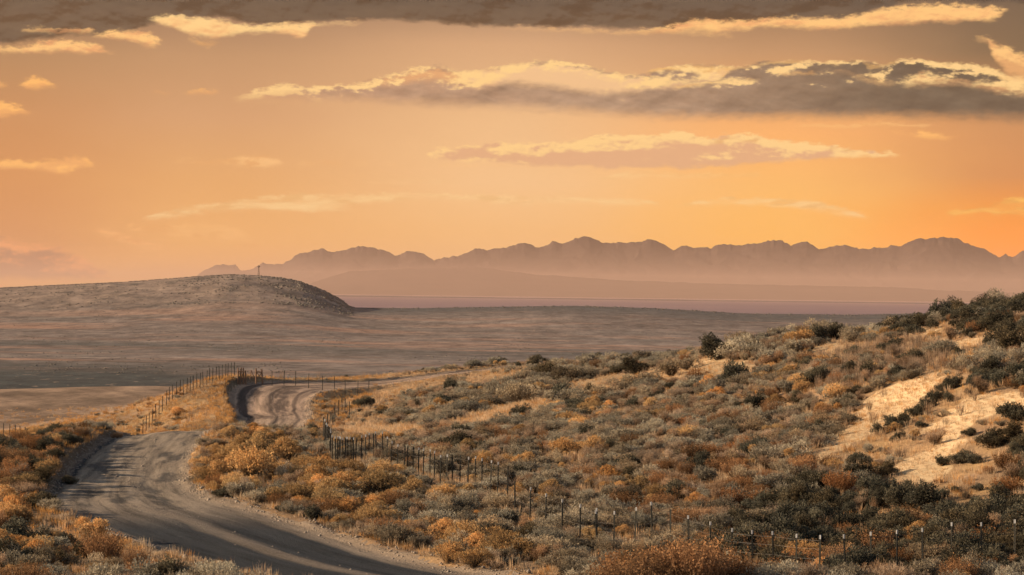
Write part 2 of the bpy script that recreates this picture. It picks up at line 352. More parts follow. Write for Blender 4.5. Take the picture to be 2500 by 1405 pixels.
def road_shape(x, y):
    t, hw, s = road_st(x, y); at = np.abs(t) - hw
    wob = fbm(x / 3.0, y / 3.0, 3, 9) * 0.8
    yy = y
    h = -0.10 * (1 - sst(at, -0.3, 0.8))
    berm = np.exp(-((at - 0.45 + wob) / 0.35) ** 2) * (0.16 + 0.25 * fbm(x / 1.3, y / 1.3, 2, 3))
    h = h + berm * np.where(at > -0.5, 1, 0.3)
    # cut bank on the left, higher than the road, where the photo shows its shaded face
    lb = np.interp(yy, [95, 105, 116, 124, 132, 145, 172, 180, 205, 212, 225, 245, 256, 262], [0.10, 0.22, 0.15, 0.2, 0.5, 0.6, 0.5, 0.3, 0.3, 0.6, 0.75, 0.7, 0.5, 0.1])
    h = h + np.where(t < 0, lb * sst(at, 0.15, 1.0) * (1 - sst(at, 2.5, 8)), 0)
    rb = np.interp(yy, [130, 142, 165, 178, 236, 246, 256, 262], [0.0, 0.35, 0.35, 0.0, 0.0, -0.5, -0.4, 0.0])
    h = h + np.where(t > 0, rb * sst(at, 0.1, 1.1) * (1 - sst(at, 2, 6)), 0)
    # shallow wheel ruts
    for c in (-0.45, 0.45): h = h - 0.03 * np.exp(-((t / hw - c) / 0.12) ** 2)
    return h, t, hw
def ground_z(x, y, road=True):
    x = np.asarray(x, float); y = np.asarray(y, float); shp = x.shape
    x = x.ravel(); y = y.ravel()
    w = sst(y, 405, 450)
    z = near_z(x, y) * (1 - w) + far_z(x, np.maximum(y, 380)) * w
    nearw = 1 - sst(y, 300, 450)
    lump = 0.34 * fbm(x / 5.0, y / 6.0, 3, 31) + 0.10 * fbm(x / 1.1, y / 1.1, 3, 33)
    if road:
        h, t, hw = road_shape(x, y); k = sst(np.abs(t) - hw, 0.0, 3.0)
        z = z + nearw * (lump * k + h)
    else: z = z + nearw * lump
    return z.reshape(shp) + CZ

def hit(px, py, off=0.0, lo=60, hi=430):
    """first point where the sight line meets the ground raised by off"""
    a, b = ab(px, py); D = np.arange(lo, hi, 0.4)
    g = ground_z(a * D / F, D, False) + off; z = CZ + b * D / F
    k = np.where(z <= g)[0]
    if len(k) == 0: return None
    d = D[k[0]]; return np.array([a * d / F, d, ground_z(np.array([a * d / F]), np.array([d]))[0]])
def pix(x, y, z):
    v = CMn.T @ np.array([x, y, z - CZ])
    return 1250 + v[0] / -v[2] * F, 702.5 - v[1] / -v[2] * F
def pixv(P):
    v = (P - np.array([0, 0, CZ])) @ CMn; return 1250 + v[:, 0] / -v[:, 2] * F, 702.5 - v[:, 1] / -v[:, 2] * F

def poly_world(pts):
    out = []
    for p in pts:
        h = hit(*p)
        if h is None: h = np.array(list(world_of(p[0], p[1], 280)))
        out.append(h[:2])
    return np.array(out)
def inside(x, y, poly):
    c = np.zeros(x.shape, bool); n = len(poly)
    for i in range(n):
        x1, y1 = poly[i]; x2, y2 = poly[(i + 1) % n]
        if y1 == y2: continue
        cr = ((y1 > y) != (y2 > y)) & (x < (x2 - x1) * (y - y1) / (y2 - y1) + x1); c ^= cr
    return c
GRASS_PATCHES = [
    [(1960,1150),(2030,1060),(2100,990),(2190,935),(2290,908),(2315,925),(2280,985),(2190,1035),(2120,1065),(2040,1105)],
    [(2185,1185),(2215,1120),(2290,1075),(2320,1050),(2225,1075),(2235,1045),(2330,990),(2400,962),(2500,952),(2510,985),(2400,1020),(2350,1080),(2290,1110),(2330,1120),(2300,1180),(2250,1190)],
    [(1090,1040),(1150,1012),(1230,995),(1330,975),(1345,992),(1260,1018),(1180,1040)],
    [(1320,965),(1400,935),(1480,918),(1600,900),(1700,880),(1830,890),(1840,903),(1700,915),(1560,940),(1400,968)],
    [(1960,880),(1985,848),(2030,828),(2110,838),(2100,860),(2030,885)],
    [(815,1075),(840,1050),(930,1042),(1010,1040),(1040,1050),(960,1068),(880,1085)],
    [(500,965),(560,940),(600,935),(590,960),(560,990),(590,1010),(640,1042),(600,1048),(500,1045),(505,1010),(540,990)],
    [(2230,880),(2330,830),(2430,812),(2450,822),(2350,850),(2260,895)],
    [(2180,860),(2220,815),(2290,790),(2300,800),(2250,830),(2210,870)],
]
GP = [poly_world(p) for p in GRASS_PATCHES]
CREST = poly_world([(790,960),(800,930),(1000,915),(1200,902),(1300,905),(1290,930),(1100,945),(960,965),(850,985)])
FIELD = [( -140, 250), (-60,268), (-34,250), (-30,262), (-27,285), (-30,330), (-40,410), (-60,440), (-300,440), (-300,250)]

def grassiness(x, y):
    wx = x + 1.6 * fbm(x / 2.2, y / 3.0, 3, 71); wy = y + 6 * fbm(x / 2.2, y / 3.0, 3, 72)
    g = np.zeros(x.shape)
    for p in GP: g = np.maximum(g, inside(wx, wy, p).astype(float))
    return g
def infield(x, y):
    wx = x + 1.5 * fbm(x / 4, y / 8, 3, 73); return inside(wx, y, FIELD)

# ------------------------------------------------------------------ mesh helpers
def mesh_obj(name, V, Fc, mats=(), parent=None, mi=None, smooth=False, link=True):
    me = bpy.data.meshes.new(name); V = np.asarray(V, np.float32)
    if isinstance(Fc, np.ndarray):
        k = Fc.shape[1]; n = len(Fc)
        me.vertices.add(len(V)); me.vertices.foreach_set('co', V.ravel())
        me.loops.add(n * k); me.loops.foreach_set('vertex_index', Fc.astype(np.int32).ravel())
        me.polygons.add(n); me.polygons.foreach_set('loop_start', np.arange(0, n * k, k, dtype=np.int32))
        me.update(calc_edges=True)
    else:
        me.from_pydata([tuple(map(float, v)) for v in V], [], Fc); me.update()
    for m in mats: me.materials.append(m)
    if mi is not None: me.polygons.foreach_set('material_index', np.asarray(mi, np.int32))
    if smooth: me.polygons.foreach_set('use_smooth', np.ones(len(me.polygons), bool))
    o = bpy.data.objects.new(name, me)
    if link: COL.objects.link(o)
    if parent is not None: o.parent = parent
    return o
def grid_faces(nr, nc):
    i = np.arange(nr * nc).reshape(nr, nc)
    return np.stack([i[:-1, :-1], i[:-1, 1:], i[1:, 1:], i[1:, :-1]], -1).reshape(-1, 4)
def tag(o, label=None, cat=None, group=None, kind=None):
    if label: o['label'] = label
    if cat: o['category'] = cat
    if group: o['group'] = group
    if kind: o['kind'] = kind
    return o
def setcol(me, name, arr):
    a = me.color_attributes.new(name, 'FLOAT_COLOR', 'POINT')
    b = np.ones((len(arr), 4), np.float32); b[:, :3] = arr; a.data.foreach_set('color', b.ravel())
def setf(me, name, arr):
    a = me.attributes.new(name, 'FLOAT', 'POINT'); a.data.foreach_set('value', np.asarray(arr, np.float32))
def material(name):
    m = bpy.data.materials.new(name); m.use_nodes = True; t = NT(m.node_tree); t.n.clear()
    out = t.n.new('ShaderNodeOutputMaterial'); return m, t, out
def principled(t, out, col, rough=0.9, spec=0.2, normal=None):
    p = t.n.new('ShaderNodeBsdfPrincipled'); t.put(p.inputs['Base Color'], col); t.put(p.inputs['Roughness'], rough)
    p.inputs['Specular IOR Level'].default_value = spec
    if normal is not None: t.l.new(normal, p.inputs['Normal'])
    t.l.new(p.outputs[0], out.inputs[0]); return p
def attr(t, name, o=0):
    n = t.n.new('ShaderNodeAttribute'); n.attribute_name = name; return n.outputs[o]
def bump(t, h, s=0.5, dist=0.05):
    n = t.n.new('ShaderNodeBump'); n.inputs['Strength'].default_value = s; n.inputs['Distance'].default_value = dist
    t.l.new(h, n.inputs['Height']); return n.outputs[0]

# ------------------------------------------------------------------ ground
def build_ground():
    A = np.concatenate([-np.geomspace(22000, 1500, 30), np.arange(-1440, 1441, 5.5), np.geomspace(1500, 22000, 30)])
    D = np.concatenate([np.arange(-60, 76, 6.0), np.arange(77, 330, 0.42), np.arange(330, 452, 1.6), np.arange(455, 1150, 28.0), 1150 * np.exp(np.arange(0, 1.62, 0.0060)), np.geomspace(5900, 95000, 60)])
    X = A[None, :] / F * (np.abs(D)[:, None] + 30); Y = np.repeat(D[:, None], len(A), 1)
    Z = ground_z(X, Y)
    V = np.stack([X, Y, Z], -1).reshape(-1, 3)
    x, y = V[:, 0], V[:, 1]
    C = np.zeros((len(V), 3))
    soil = np.array([0.30, 0.195, 0.115]); straw = np.array([0.50, 0.315, 0.145]); dark = np.array([0.17, 0.115, 0.07])
    n = fbm(x / 3.0, y / 4.0, 4, 51)[:, None]
    C[:] = soil * (1 + 0.8 * n)
    C += (straw * 0.8 - C) * np.clip(0.45 + 2.2 * fbm(x / 2.0, y / 3.0, 3, 52)[:, None], 0, 1)
    nm = (y > 60) & (y < 460)
    g = np.zeros(len(V)); g[nm] = grassiness(x[nm], y[nm])
    C += (np.array([0.60, 0.43, 0.24]) * (1 + 0.3 * n) - C) * (g * np.where(x > 12, 1.0, 0.55))[:, None]
    cr = np.zeros(len(V)); cr[nm] = inside(x[nm] + 2 * fbm(x[nm] / 3, y[nm] / 3, 2, 8), y[nm], CREST)
    C += (np.array([0.44, 0.27, 0.13]) - C) * (0.7 * cr[:, None])
    f = np.zeros(len(V)); f[nm] = infield(x[nm], y[nm]); f[(y > 405) & (y < 600)] = 1
    furrow = fbm((x + 0.32 * y) / 1.6, (y - 0.3 * x) / 26.0, 3, 61)[:, None]
    fc = np.array([0.335, 0.225, 0.145]) * (1 + 0.7 * furrow + 0.9 * fbm(x / 5, y / 12, 5, 62)[:, None])
    C += (fc - C) * f[:, None]
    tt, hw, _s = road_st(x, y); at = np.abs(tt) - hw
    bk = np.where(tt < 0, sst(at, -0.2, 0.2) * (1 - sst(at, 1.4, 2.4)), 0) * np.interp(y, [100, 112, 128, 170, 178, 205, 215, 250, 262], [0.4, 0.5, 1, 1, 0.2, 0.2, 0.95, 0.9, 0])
    C += (np.array([0.075, 0.06, 0.045]) - C) * (0.85 * bk * (y > 60))[:, None]  # shade of the bank face painted into the ground colour as a dark strip
    # valley plain: dry grass with sage and bare streaks
    v = sst(y, 560, 900)[:, None]
    s1 = fbm(x / 110.0, y / 85.0, 5, 81)[:, None]; s2 = fbm(x / 26.0, y / 30.0, 4, 82)[:, None]; s3 = fbm(x / 420.0, y / 330.0, 3, 83)[:, None]
    val = np.array([0.235, 0.185, 0.15]) * (1 + 0.9 * s1 + 0.8 * s2)
    val += (np.array([0.10, 0.098, 0.085]) - val) * np.clip(0.30 + 2.2 * s3 + 1.6 * s1, 0, 0.85)
    val += (np.array([0.42, 0.235, 0.15]) - val) * np.clip(-0.15 + 2.6 * fbm(x / 140.0, y / 60.0, 5, 84)[:, None] - 1.0 * s3, 0, 0.8)
    a = x / np.maximum(y, 50) * F
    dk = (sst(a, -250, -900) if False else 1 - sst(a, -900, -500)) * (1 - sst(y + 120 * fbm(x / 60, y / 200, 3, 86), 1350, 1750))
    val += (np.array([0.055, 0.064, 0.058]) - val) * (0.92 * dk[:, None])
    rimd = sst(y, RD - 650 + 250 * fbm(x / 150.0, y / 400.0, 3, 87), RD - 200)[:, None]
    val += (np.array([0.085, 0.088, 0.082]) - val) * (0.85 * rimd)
    hh = np.maximum(np.interp(a, _ha, _hb) - np.interp(a, _ra, _rb), 0) * RD / F
    hh = np.interp(a, _sa, _sh) * RD / F
    onh = (sst(y, 2700, 3200) * (1 - sst(y, 3700, 4100)) * sst(hh, 1, 12))[:, None]
    rocky = np.clip(0.0 + 2.6 * fbm(x / 22.0, y / 40.0, 4, 88)[:, None] + 0.5 * sst(a, -620, -430)[:, None], 0, 0.9)
    hc = np.array([0.27, 0.20, 0.15]) * (1 + 0.6 * s2)
    hc += (np.array([0.075, 0.072, 0.06]) - hc) * rocky
    val += (hc - val) * onh
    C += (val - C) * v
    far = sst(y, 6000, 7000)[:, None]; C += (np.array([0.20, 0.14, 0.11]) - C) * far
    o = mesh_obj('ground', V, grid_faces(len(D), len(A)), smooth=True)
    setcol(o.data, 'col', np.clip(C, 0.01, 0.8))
    m, t, out = material('ground_soil')
    geo = t.n.new('ShaderNodeNewGeometry'); P = geo.outputs['Position']
    c = attr(t, 'col'); n1 = t.noise(P, 6.0, 5, 0.7); n2 = t.noise(P, 38.0, 3, 0.6)
    n3 = t.noise(t.vm('MULTIPLY', P, (0.06, 0.02, 0.06)), 1.0, 8, 0.8)
    k = t.m('MULTIPLY_ADD', t.m('ADD', n1, n2), 0.9, 0.1)
    k = t.m('MULTIPLY', k, t.mr(n3, 0.30, 0.70, 0.35, 1.6, False))
    c = t.mix(1.0, c, t.xyz(k, k, k), 'MULTIPLY')
    fl = t.noise(t.vm('MULTIPLY', P, (0.16, 0.05, 0.1)), 1.0, 4, 0.65); far_ = t.mr(t.sep(P)[1], 700, 1100)
    c = t.mix(t.m('MULTIPLY', t.mr(fl, 0.60, 0.68), t.m('MULTIPLY', far_, 0.55)), c, (0.46, 0.32, 0.22))
    n4 = t.noise(P, 0.9, 6, 0.75); fm = t.m('MULTIPLY', t.mr(t.sep(P)[1], 235, 260), t.mr(t.sep(P)[1], 700, 500))
    c = t.mix(t.m('MULTIPLY', t.mr(n4, 0.50, 0.60), t.m('MULTIPLY', fm, 0.45)), c, (0.12, 0.085, 0.055))
    f2 = t.noise(t.vm('MULTIPLY', P, (0.11, 0.045, 0.1)), 1.3, 5, 0.7)
    c = t.mix(t.m('MULTIPLY', t.mr(f2, 0.56, 0.66), t.m('MULTIPLY', far_, 0.6)), c, (0.07, 0.068, 0.06))
    principled(t, out, c, 0.95, 0.1, bump(t, t.m('ADD', n1, t.m('MULTIPLY', n2, 0.4)), 0.7, 0.08))
    o.data.materials.append(m); tag(o, kind='structure')
build_ground()

# ------------------------------------------------------------------ dirt road sheet
def build_road():
    T = np.linspace(-1, 1, 61); ns = int(RLEN / 0.3); S = np.linspace(0, RLEN, ns)
    cx = np.interp(S, RS, RXY[:, 0]); cy = np.interp(S, RS, RXY[:, 1]); w = np.interp(S, RS, RW)
    nx = np.interp(S, RS, RN[:, 0]); ny = np.interp(S, RS, RN[:, 1])
    edge = 0.25 * fbm(S / 1.3, S * 0 + 3, 3, 4)
    ww = (w + 0.35)[:, None] + edge[:, None]
    X = cx[:, None] + nx[:, None] * T[None] * ww; Y = cy[:, None] + ny[:, None] * T[None] * ww
    Z = ground_z(X, Y) + 0.03 - 0.035 * np.clip((np.abs(T) - 0.9) / 0.1, 0, 1)[None]
    # loose gravel windrows between the wheel tracks
    near = (1 - sst(Y, 118, 135))
    Z = Z + 0.03 * near * np.exp(-((T[None] - 0.02) / 0.10) ** 2)
    o = mesh_obj('dirt_road', np.stack([X, Y, Z], -1).reshape(-1, 3), grid_faces(ns, 61), smooth=True)
    setf(o.data, 'rt', np.repeat(T[None], ns, 0).ravel()); setf(o.data, 'rs', np.repeat(S[:, None], 61, 1).ravel())
    m, t, out = material('packed_gravel')
    geo = t.n.new('ShaderNodeNewGeometry'); P = geo.outputs['Position']
    rt = attr(t, 'rt', 2); rs = attr(t, 'rs', 2); py = t.sep(P)[1]
    st = t.xyz(t.m('MULTIPLY', rt, 3.0), t.m('MULTIPLY', rs, 0.045), 0.0)
    wob = t.m('MULTIPLY', t.m('SUBTRACT', t.noise(t.xyz(t.m('MULTIPLY', rs, 0.06), 0.0, 0.0), 1.0, 2), 0.5), 0.35)
    q = t.m('ADD', rt, wob)
    n = t.noise(st, 2.0, 5, 0.6); fine = t.noise(P, 14.0, 4, 0.7); peb = t.noise(P, 55.0, 2, 0.6)
    pale = t.mix(t.mr(py, 185, 225), t.mix(t.mr(py, 108, 128), (0.27, 0.215, 0.16), (0.35, 0.275, 0.195)), (0.52, 0.355, 0.24))
    dark = t.mix(t.mr(py, 185, 225), (0.032, 0.038, 0.043), (0.10, 0.068, 0.05))
    def g(c, wd): return t.m('POWER', 2.718, t.m('MULTIPLY', t.m('POWER', t.m('DIVIDE', t.m('SUBTRACT', q, c), wd), 2.0), -1.0))
    trk = t.m('ADD', g(-0.42, 0.34), g(0.42, 0.26))
    nearm = t.mr(py, 118, 104)
    mid = t.mr(t.noise(t.xyz(t.m('MULTIPLY', rt, 1.6), t.m('MULTIPLY', rs, 0.09), 3.0), 1.3, 4, 0.6), 0.48, 0.62)
    amt = t.m('MULTIPLY', t.mr(t.m('MULTIPLY_ADD', t.m('SUBTRACT', n, 0.5), 0.6, trk), 0.22, 0.5), t.m('MULTIPLY_ADD', nearm, 0.95, 0.0))
    amt = t.m('MAXIMUM', amt, t.m('MULTIPLY', mid, t.m('MULTIPLY_ADD', nearm, -0.7, 0.7)))
    farm = t.m('MULTIPLY', t.mr(py, 196, 208), t.mr(py, 270, 258))
    wv = t.m('MULTIPLY', t.m('SUBTRACT', n, 0.5), 0.9)
    ft_ = t.m('ADD', g(-0.66, 0.17), t.m('ADD', t.m('MULTIPLY', g(0.02, 0.16), 0.75), t.m('MULTIPLY', g(0.60, 0.12), 0.7)))  # left band paints the bank's shadow on the far road; the others are tracks
    amt = t.m('MAXIMUM', amt, t.m('MULTIPLY', farm, t.mr(t.m('ADD', ft_, wv), 0.45, 0.85)))
    midm = t.m('MULTIPLY', t.mr(py, 118, 128), t.mr(py, 184, 176))
    amt = t.m('MAXIMUM', amt, t.m('MULTIPLY', midm, t.mr(t.m('ADD', g(-0.92, 0.20), wv), 0.4, 0.8)))  # left edge darkened in colour for the shade below the bank
    c = t.mix(amt, pale, dark)
    tyre = t.noise(t.xyz(t.m('MULTIPLY', q, 9.0), t.m('MULTIPLY', rs, 0.07), 5.0), 2.2, 5, 0.7)
    c = t.mix(t.mr(tyre, 0.52, 0.66, 0.0, 0.55), c, t.mix(1.0, c, (0.42, 0.42, 0.44), 'MULTIPLY'))
    edge = t.mr(t.m('ADD', t.m('ABSOLUTE', rt), t.m('MULTIPLY', t.m('SUBTRACT', n, 0.5), 0.35)), 0.80, 0.97)
    c = t.mix(t.m('MULTIPLY', edge, 0.5), c, (0.30, 0.215, 0.14))
    k = t.m('MULTIPLY_ADD', t.m('SUBTRACT', t.m('ADD', t.m('ADD', fine, peb), n), 1.5), 2.3, 1.0)
    k = t.m('MAXIMUM', k, 0.3)
    c = t.mix(1.0, c, t.xyz(k, k, k), 'MULTIPLY')
    principled(t, out, c, 0.92, 0.15, bump(t, t.m('ADD', fine, t.m('MULTIPLY', peb, 0.5)), 0.9, 0.09))
    o.data.materials.append(m); tag(o, kind='structure')
build_road()
def build_gravel():
    rng = np.random.default_rng(5); n = 7000; S = RLEN * rng.random(n) ** 1.0
    m = rng.random(n); T = np.where(m < 0.45, -1.0, np.where(m < 0.9, 1.0, 0.0)) + rng.normal(0, 0.09, n) + rng.exponential(0.05, n) * np.where(m < 0.45, -1, 1)
    cx = np.interp(S, RS, RXY[:, 0]); cy = np.interp(S, RS, RXY[:, 1]); w = np.interp(S, RS, RW)
    x = cx + np.interp(S, RS, RN[:, 0]) * T * w; y = cy + np.interp(S, RS, RN[:, 1]) * T * w; z = ground_z(x, y) + 0.03
    q = np.array([(1, 0, 0), (0.2, 1, 0), (-1, 0.3, 0), (-0.1, -1, 0), (0, 0, 0.8), (0, 0, -0.8)], float); f = np.array([(0,1,4),(1,2,4),(2,3,4),(3,0,4),(1,0,5),(2,1,5),(3,2,5),(0,3,5)])
    V = []; Fc = []
    for k in range(n):
        r = rng.uniform(0.02, 0.06) * (2.0 if rng.random() < 0.06 else 1)
        V.append(q * r * rng.uniform(0.6, 1.3, (6, 1)) + (x[k], y[k], z[k])); Fc.append(f + 6 * k)
    mt, t, out = material('gravel_stone'); geo = t.n.new('ShaderNodeNewGeometry')
    principled(t, out, t.mix(t.noise(geo.outputs['Position'], 5.0, 2), (0.12, 0.10, 0.08), (0.42, 0.34, 0.26)), 0.9, 0.2)
    tag(mesh_obj('gravel', np.concatenate(V), np.concatenate(Fc), [mt]), 'loose gravel thrown along the edges of the dirt road', None, None, 'stuff')
build_gravel()

# ------------------------------------------------------------------ lake, far flats, mountains
def build_far():
    V = [(-40000, 5000, LAKE_Z + CZ), (40000, 5000, LAKE_Z + CZ), (40000, 53000, LAKE_Z + CZ), (-40000, 53000, LAKE_Z + CZ)]
    o = mesh_obj('lake', V, [(0, 1, 2, 3)]); m, t, out = material('lake_water')
    geo = t.n.new('ShaderNodeNewGeometry'); P = geo.outputs['Position']
    n = t.noise(t.vm('MULTIPLY', P, (0.0006, 0.0012, 0)), 1.0, 5, 0.6)
    c = t.mix(t.mr(n, 0.3, 0.7), (0.30, 0.165, 0.15), (0.22, 0.125, 0.12))
    principled(t, out, c, 0.45, 0.3, None); o.data.materials.append(m); tag(o, kind='structure')
    # long low spit in the lake
    n = 500; a = np.linspace(-2400, 2600, n); Y0 = 21500 + 1200 * fbm(a / 300, a * 0, 4, 91); 
    Y1 = Y0 + 4200 + 2600 * fbm(a / 170, a * 0 + 4, 4, 92)
    hgt = 9 + 16 * fbm(a / 120, a * 0 + 9, 4, 93)
    rows = []
    for k, (fr, hz) in enumerate([(0, -1.5), (0.2, 1), (0.5, 1.0), (0.8, 1), (1, -1.5)]):
        y = Y0 + (Y1 - Y0) * fr; rows.append(np.stack([a / F * y, y, LAKE_Z + CZ + (hgt * 0.5 if hz > 0 else hz) ], 1) if hz > 0 else np.stack([a / F * y, y, np.full(n, LAKE_Z + CZ - 1.5)], 1))
    o = mesh_obj('mud_flat', np.concatenate(rows), grid_faces(5, n), smooth=True)
    m, t, out = material('dark_mud'); principled(t, out, (0.10, 0.075, 0.075), 0.9); o.data.materials.append(m); tag(o, kind='structure')
    mt, t, out = material('mountain_rock')
    geo = t.n.new('ShaderNodeNewGeometry'); P = geo.outputs['Position']
    n = t.noise(P, 0.002, 6, 0.65); c = t.mix(t.mr(n, 0.3, 0.7), (0.035, 0.025, 0.024), (0.075, 0.05, 0.042))
    principled(t, out, c, 0.95, 0.05)
    PEAKS = [(-300,735),(300,735),(440,705),(470,682),(500,655),(540,643),(575,645),(588,661),(615,661),(640,640),(665,643),(690,642),(720,625),(750,613),(790,610),(810,618),(850,608),(885,602),(930,610),(970,625),(1015,613),(1040,622),(1060,636),(1090,625),(1130,620),(1160,605),(1195,612),(1240,600),(1285,593),(1315,601),(1345,592),(1370,596),(1400,583),(1435,575),(1455,585),(1470,593),(1520,589),(1590,586),(1620,597),(1645,608),(1680,602),(1720,603),(1735,606),(1750,595),(1800,598),(1850,592),(1910,587),(1930,597),(1970,592),(2000,608),(2040,600),(2070,600),(2100,608),(2140,608),(2200,600),(2230,587),(2280,580),(2320,578),(2350,593),(2400,607),(2440,628),(2455,622),(2475,627),(2490,615),(2560,600),(2700,640),(3000,600),(3400,650),(4000,640)]
    FOOT = [(500,735),(700,715),(760,690),(850,662),(1000,655),(1160,650),(1300,668),(1500,682),(1700,690),(1900,695),(2200,701),(2300,708),(2500,714),(2700,705),(3500,715)]
    for name, prof, Df, Dc, Db, jag in (('mountain_range', PEAKS, 53500, 60000, 68000, 1.0), ('foothill_ridge', FOOT, 40500, 43500, 47000, 0.25)):
        pa, pb = np.array([ab(*p) for p in prof]).T
        a = np.arange(pa[0], pa[-1], 3.0); vv = np.concatenate([np.linspace(0, 1, 46), np.linspace(1.05, 2, 12)])
        A, Vv = np.meshgrid(a, vv); D = np.where(Vv <= 1, Df + (Dc - Df) * Vv, Dc + (Db - Dc) * (Vv - 1))
        wa = A + (1 - np.minimum(Vv, 1)) * 60 * fbm(A / 60, Vv * 3, 3, 94)
        af = np.arange(pa[0], pa[-1], 5.0); pf = np.interp(af, pa, pb); kk = np.exp(-np.linspace(-2.2, 2.2, 61) ** 2); kk /= kk.sum()
        ps = np.convolve(np.pad(pf, 30, 'edge'), kk, 'valid'); sh_ = sst(Vv, 0.70, 1.0) * (1 - sst(Vv, 1.0, 1.4))
        top = np.interp(wa, pa, pb) * sh_ + (np.interp(wa, af, ps) - 4) * (1 - sh_) + jag * (12 * fbm(A / 26.0, Vv * 4, 5, 95) + 6 * fbm(A / 7.0, Vv * 3, 3, 98)) * np.exp(-((Vv - 1) / 0.08) ** 2)
        zt = top * Dc / F - (-30)
        rid = 1 - np.abs(2.6 * (fbm((A + 160 * fbm(A / 160, Vv * 3, 3, 97)) / 70.0, Vv * 4.5 + A / 300, 5, 96)))
        s = np.where(Vv <= 1, np.minimum(Vv, 1) ** 1.15, 1 - (Vv - 1))
        s = s * (1 - 0.15 * (1 - rid) * 4 * s * (1 - s) * jag)
        Z = CZ - (32 if name == 'mountain_range' else 39) + zt * s
        o = mesh_obj(name, np.stack([A / F * D, D, Z], -1).reshape(-1, 3), grid_faces(len(vv), len(a)), [mt], smooth=True)
        tag(o, kind='structure')
build_far()

# ------------------------------------------------------------------ haze
def build_haze(name, x0, x1, y0, y1, z0, z1, dens, colr, an=0.0):
    V = [(x, y, z) for z in (z0, z1) for y in (y0, y1) for x in (x0, x1)]
    o = mesh_obj(name, V, [(0, 2, 3, 1), (4, 5, 7, 6), (0, 1, 5, 4), (2, 6, 7, 3), (0, 4, 6, 2), (1, 3, 7, 5)])
    m = bpy.data.materials.new(name); m.use_nodes = True; t = NT(m.node_tree); t.n.clear(); out = t.n.new('ShaderNodeOutputMaterial')
    v = t.n.new('ShaderNodeVolumePrincipled'); v.inputs['Color'].default_value = tuple(colr) + (1,); v.inputs['Density'].default_value = dens
    v.inputs['Anisotropy'].default_value = an
    t.l.new(v.outputs[0], out.inputs['Volume']); o.data.materials.append(m); tag(o, kind='stuff'); return o
build_haze('haze', -52000, 52000, -900, 70000, -75, 1900, 1.3e-6, (1.0, 0.70, 0.50))
build_haze('mist', -51000, 51000, -700, 69500, -72, 400, 2.15e-5, (1.0, 0.66, 0.50))

# ------------------------------------------------------------------ plant materials
def leaf_mat(name, tipc, midc, lowc, var=0.35, trans=0.3):
    m, t, out = material(name)
    h = attr(t, 'h', 2); r = attr(t, 'r', 2)
    oi = t.n.new('ShaderNodeObjectInfo'); rnd = oi.outputs['Random']
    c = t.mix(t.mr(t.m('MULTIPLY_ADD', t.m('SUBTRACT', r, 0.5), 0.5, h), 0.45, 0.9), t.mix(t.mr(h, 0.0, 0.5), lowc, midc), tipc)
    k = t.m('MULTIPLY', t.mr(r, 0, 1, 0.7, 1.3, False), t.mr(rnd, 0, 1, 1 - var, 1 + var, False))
    rb = t.m('FRACT', t.m('MULTIPLY', rnd, 7.31))
    k2 = t.m('MULTIPLY', k, t.mr(rb, 0, 1, 0.86, 1.12, False))
    c = t.mix(1.0, c, t.xyz(k, t.m('MULTIPLY', t.m('ADD', k, k2), 0.5), k2), 'MULTIPLY')
    c = t.mix(1.0, c, oi.outputs['Color'], 'MULTIPLY')
    d = t.n.new('ShaderNodeBsdfDiffuse'); t.l.new(c, d.inputs[0]); tr = t.n.new('ShaderNodeBsdfTranslucent'); t.l.new(c, tr.inputs[0])
    mx = t.n.new('ShaderNodeMixShader'); mx.inputs[0].default_value = trans
    t.l.new(d.outputs[0], mx.inputs[1]); t.l.new(tr.outputs[0], mx.inputs[2]); t.l.new(mx.outputs[0], out.inputs[0]); return m
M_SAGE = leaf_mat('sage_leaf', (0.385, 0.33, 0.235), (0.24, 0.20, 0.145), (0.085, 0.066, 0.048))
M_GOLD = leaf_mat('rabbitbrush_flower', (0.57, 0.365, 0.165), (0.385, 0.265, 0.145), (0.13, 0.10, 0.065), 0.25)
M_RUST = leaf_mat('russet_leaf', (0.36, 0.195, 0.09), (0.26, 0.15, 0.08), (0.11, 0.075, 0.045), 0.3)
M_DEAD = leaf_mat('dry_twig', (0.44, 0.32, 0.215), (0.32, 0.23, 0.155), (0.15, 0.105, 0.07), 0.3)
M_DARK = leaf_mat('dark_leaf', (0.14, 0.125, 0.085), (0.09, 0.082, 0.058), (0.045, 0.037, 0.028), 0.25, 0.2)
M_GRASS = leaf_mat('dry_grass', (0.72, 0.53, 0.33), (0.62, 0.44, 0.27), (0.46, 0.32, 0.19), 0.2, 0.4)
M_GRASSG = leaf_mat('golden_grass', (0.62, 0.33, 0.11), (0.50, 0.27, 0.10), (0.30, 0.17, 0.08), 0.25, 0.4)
M_BARK, _t, _o = material('shrub_bark'); principled(_t, _o, _t.mix(_t.noise(_t.n.new('ShaderNodeTexCoord').outputs['Object'], 20, 3), (0.09, 0.065, 0.045), (0.20, 0.15, 0.11)), 0.9, 0.1)

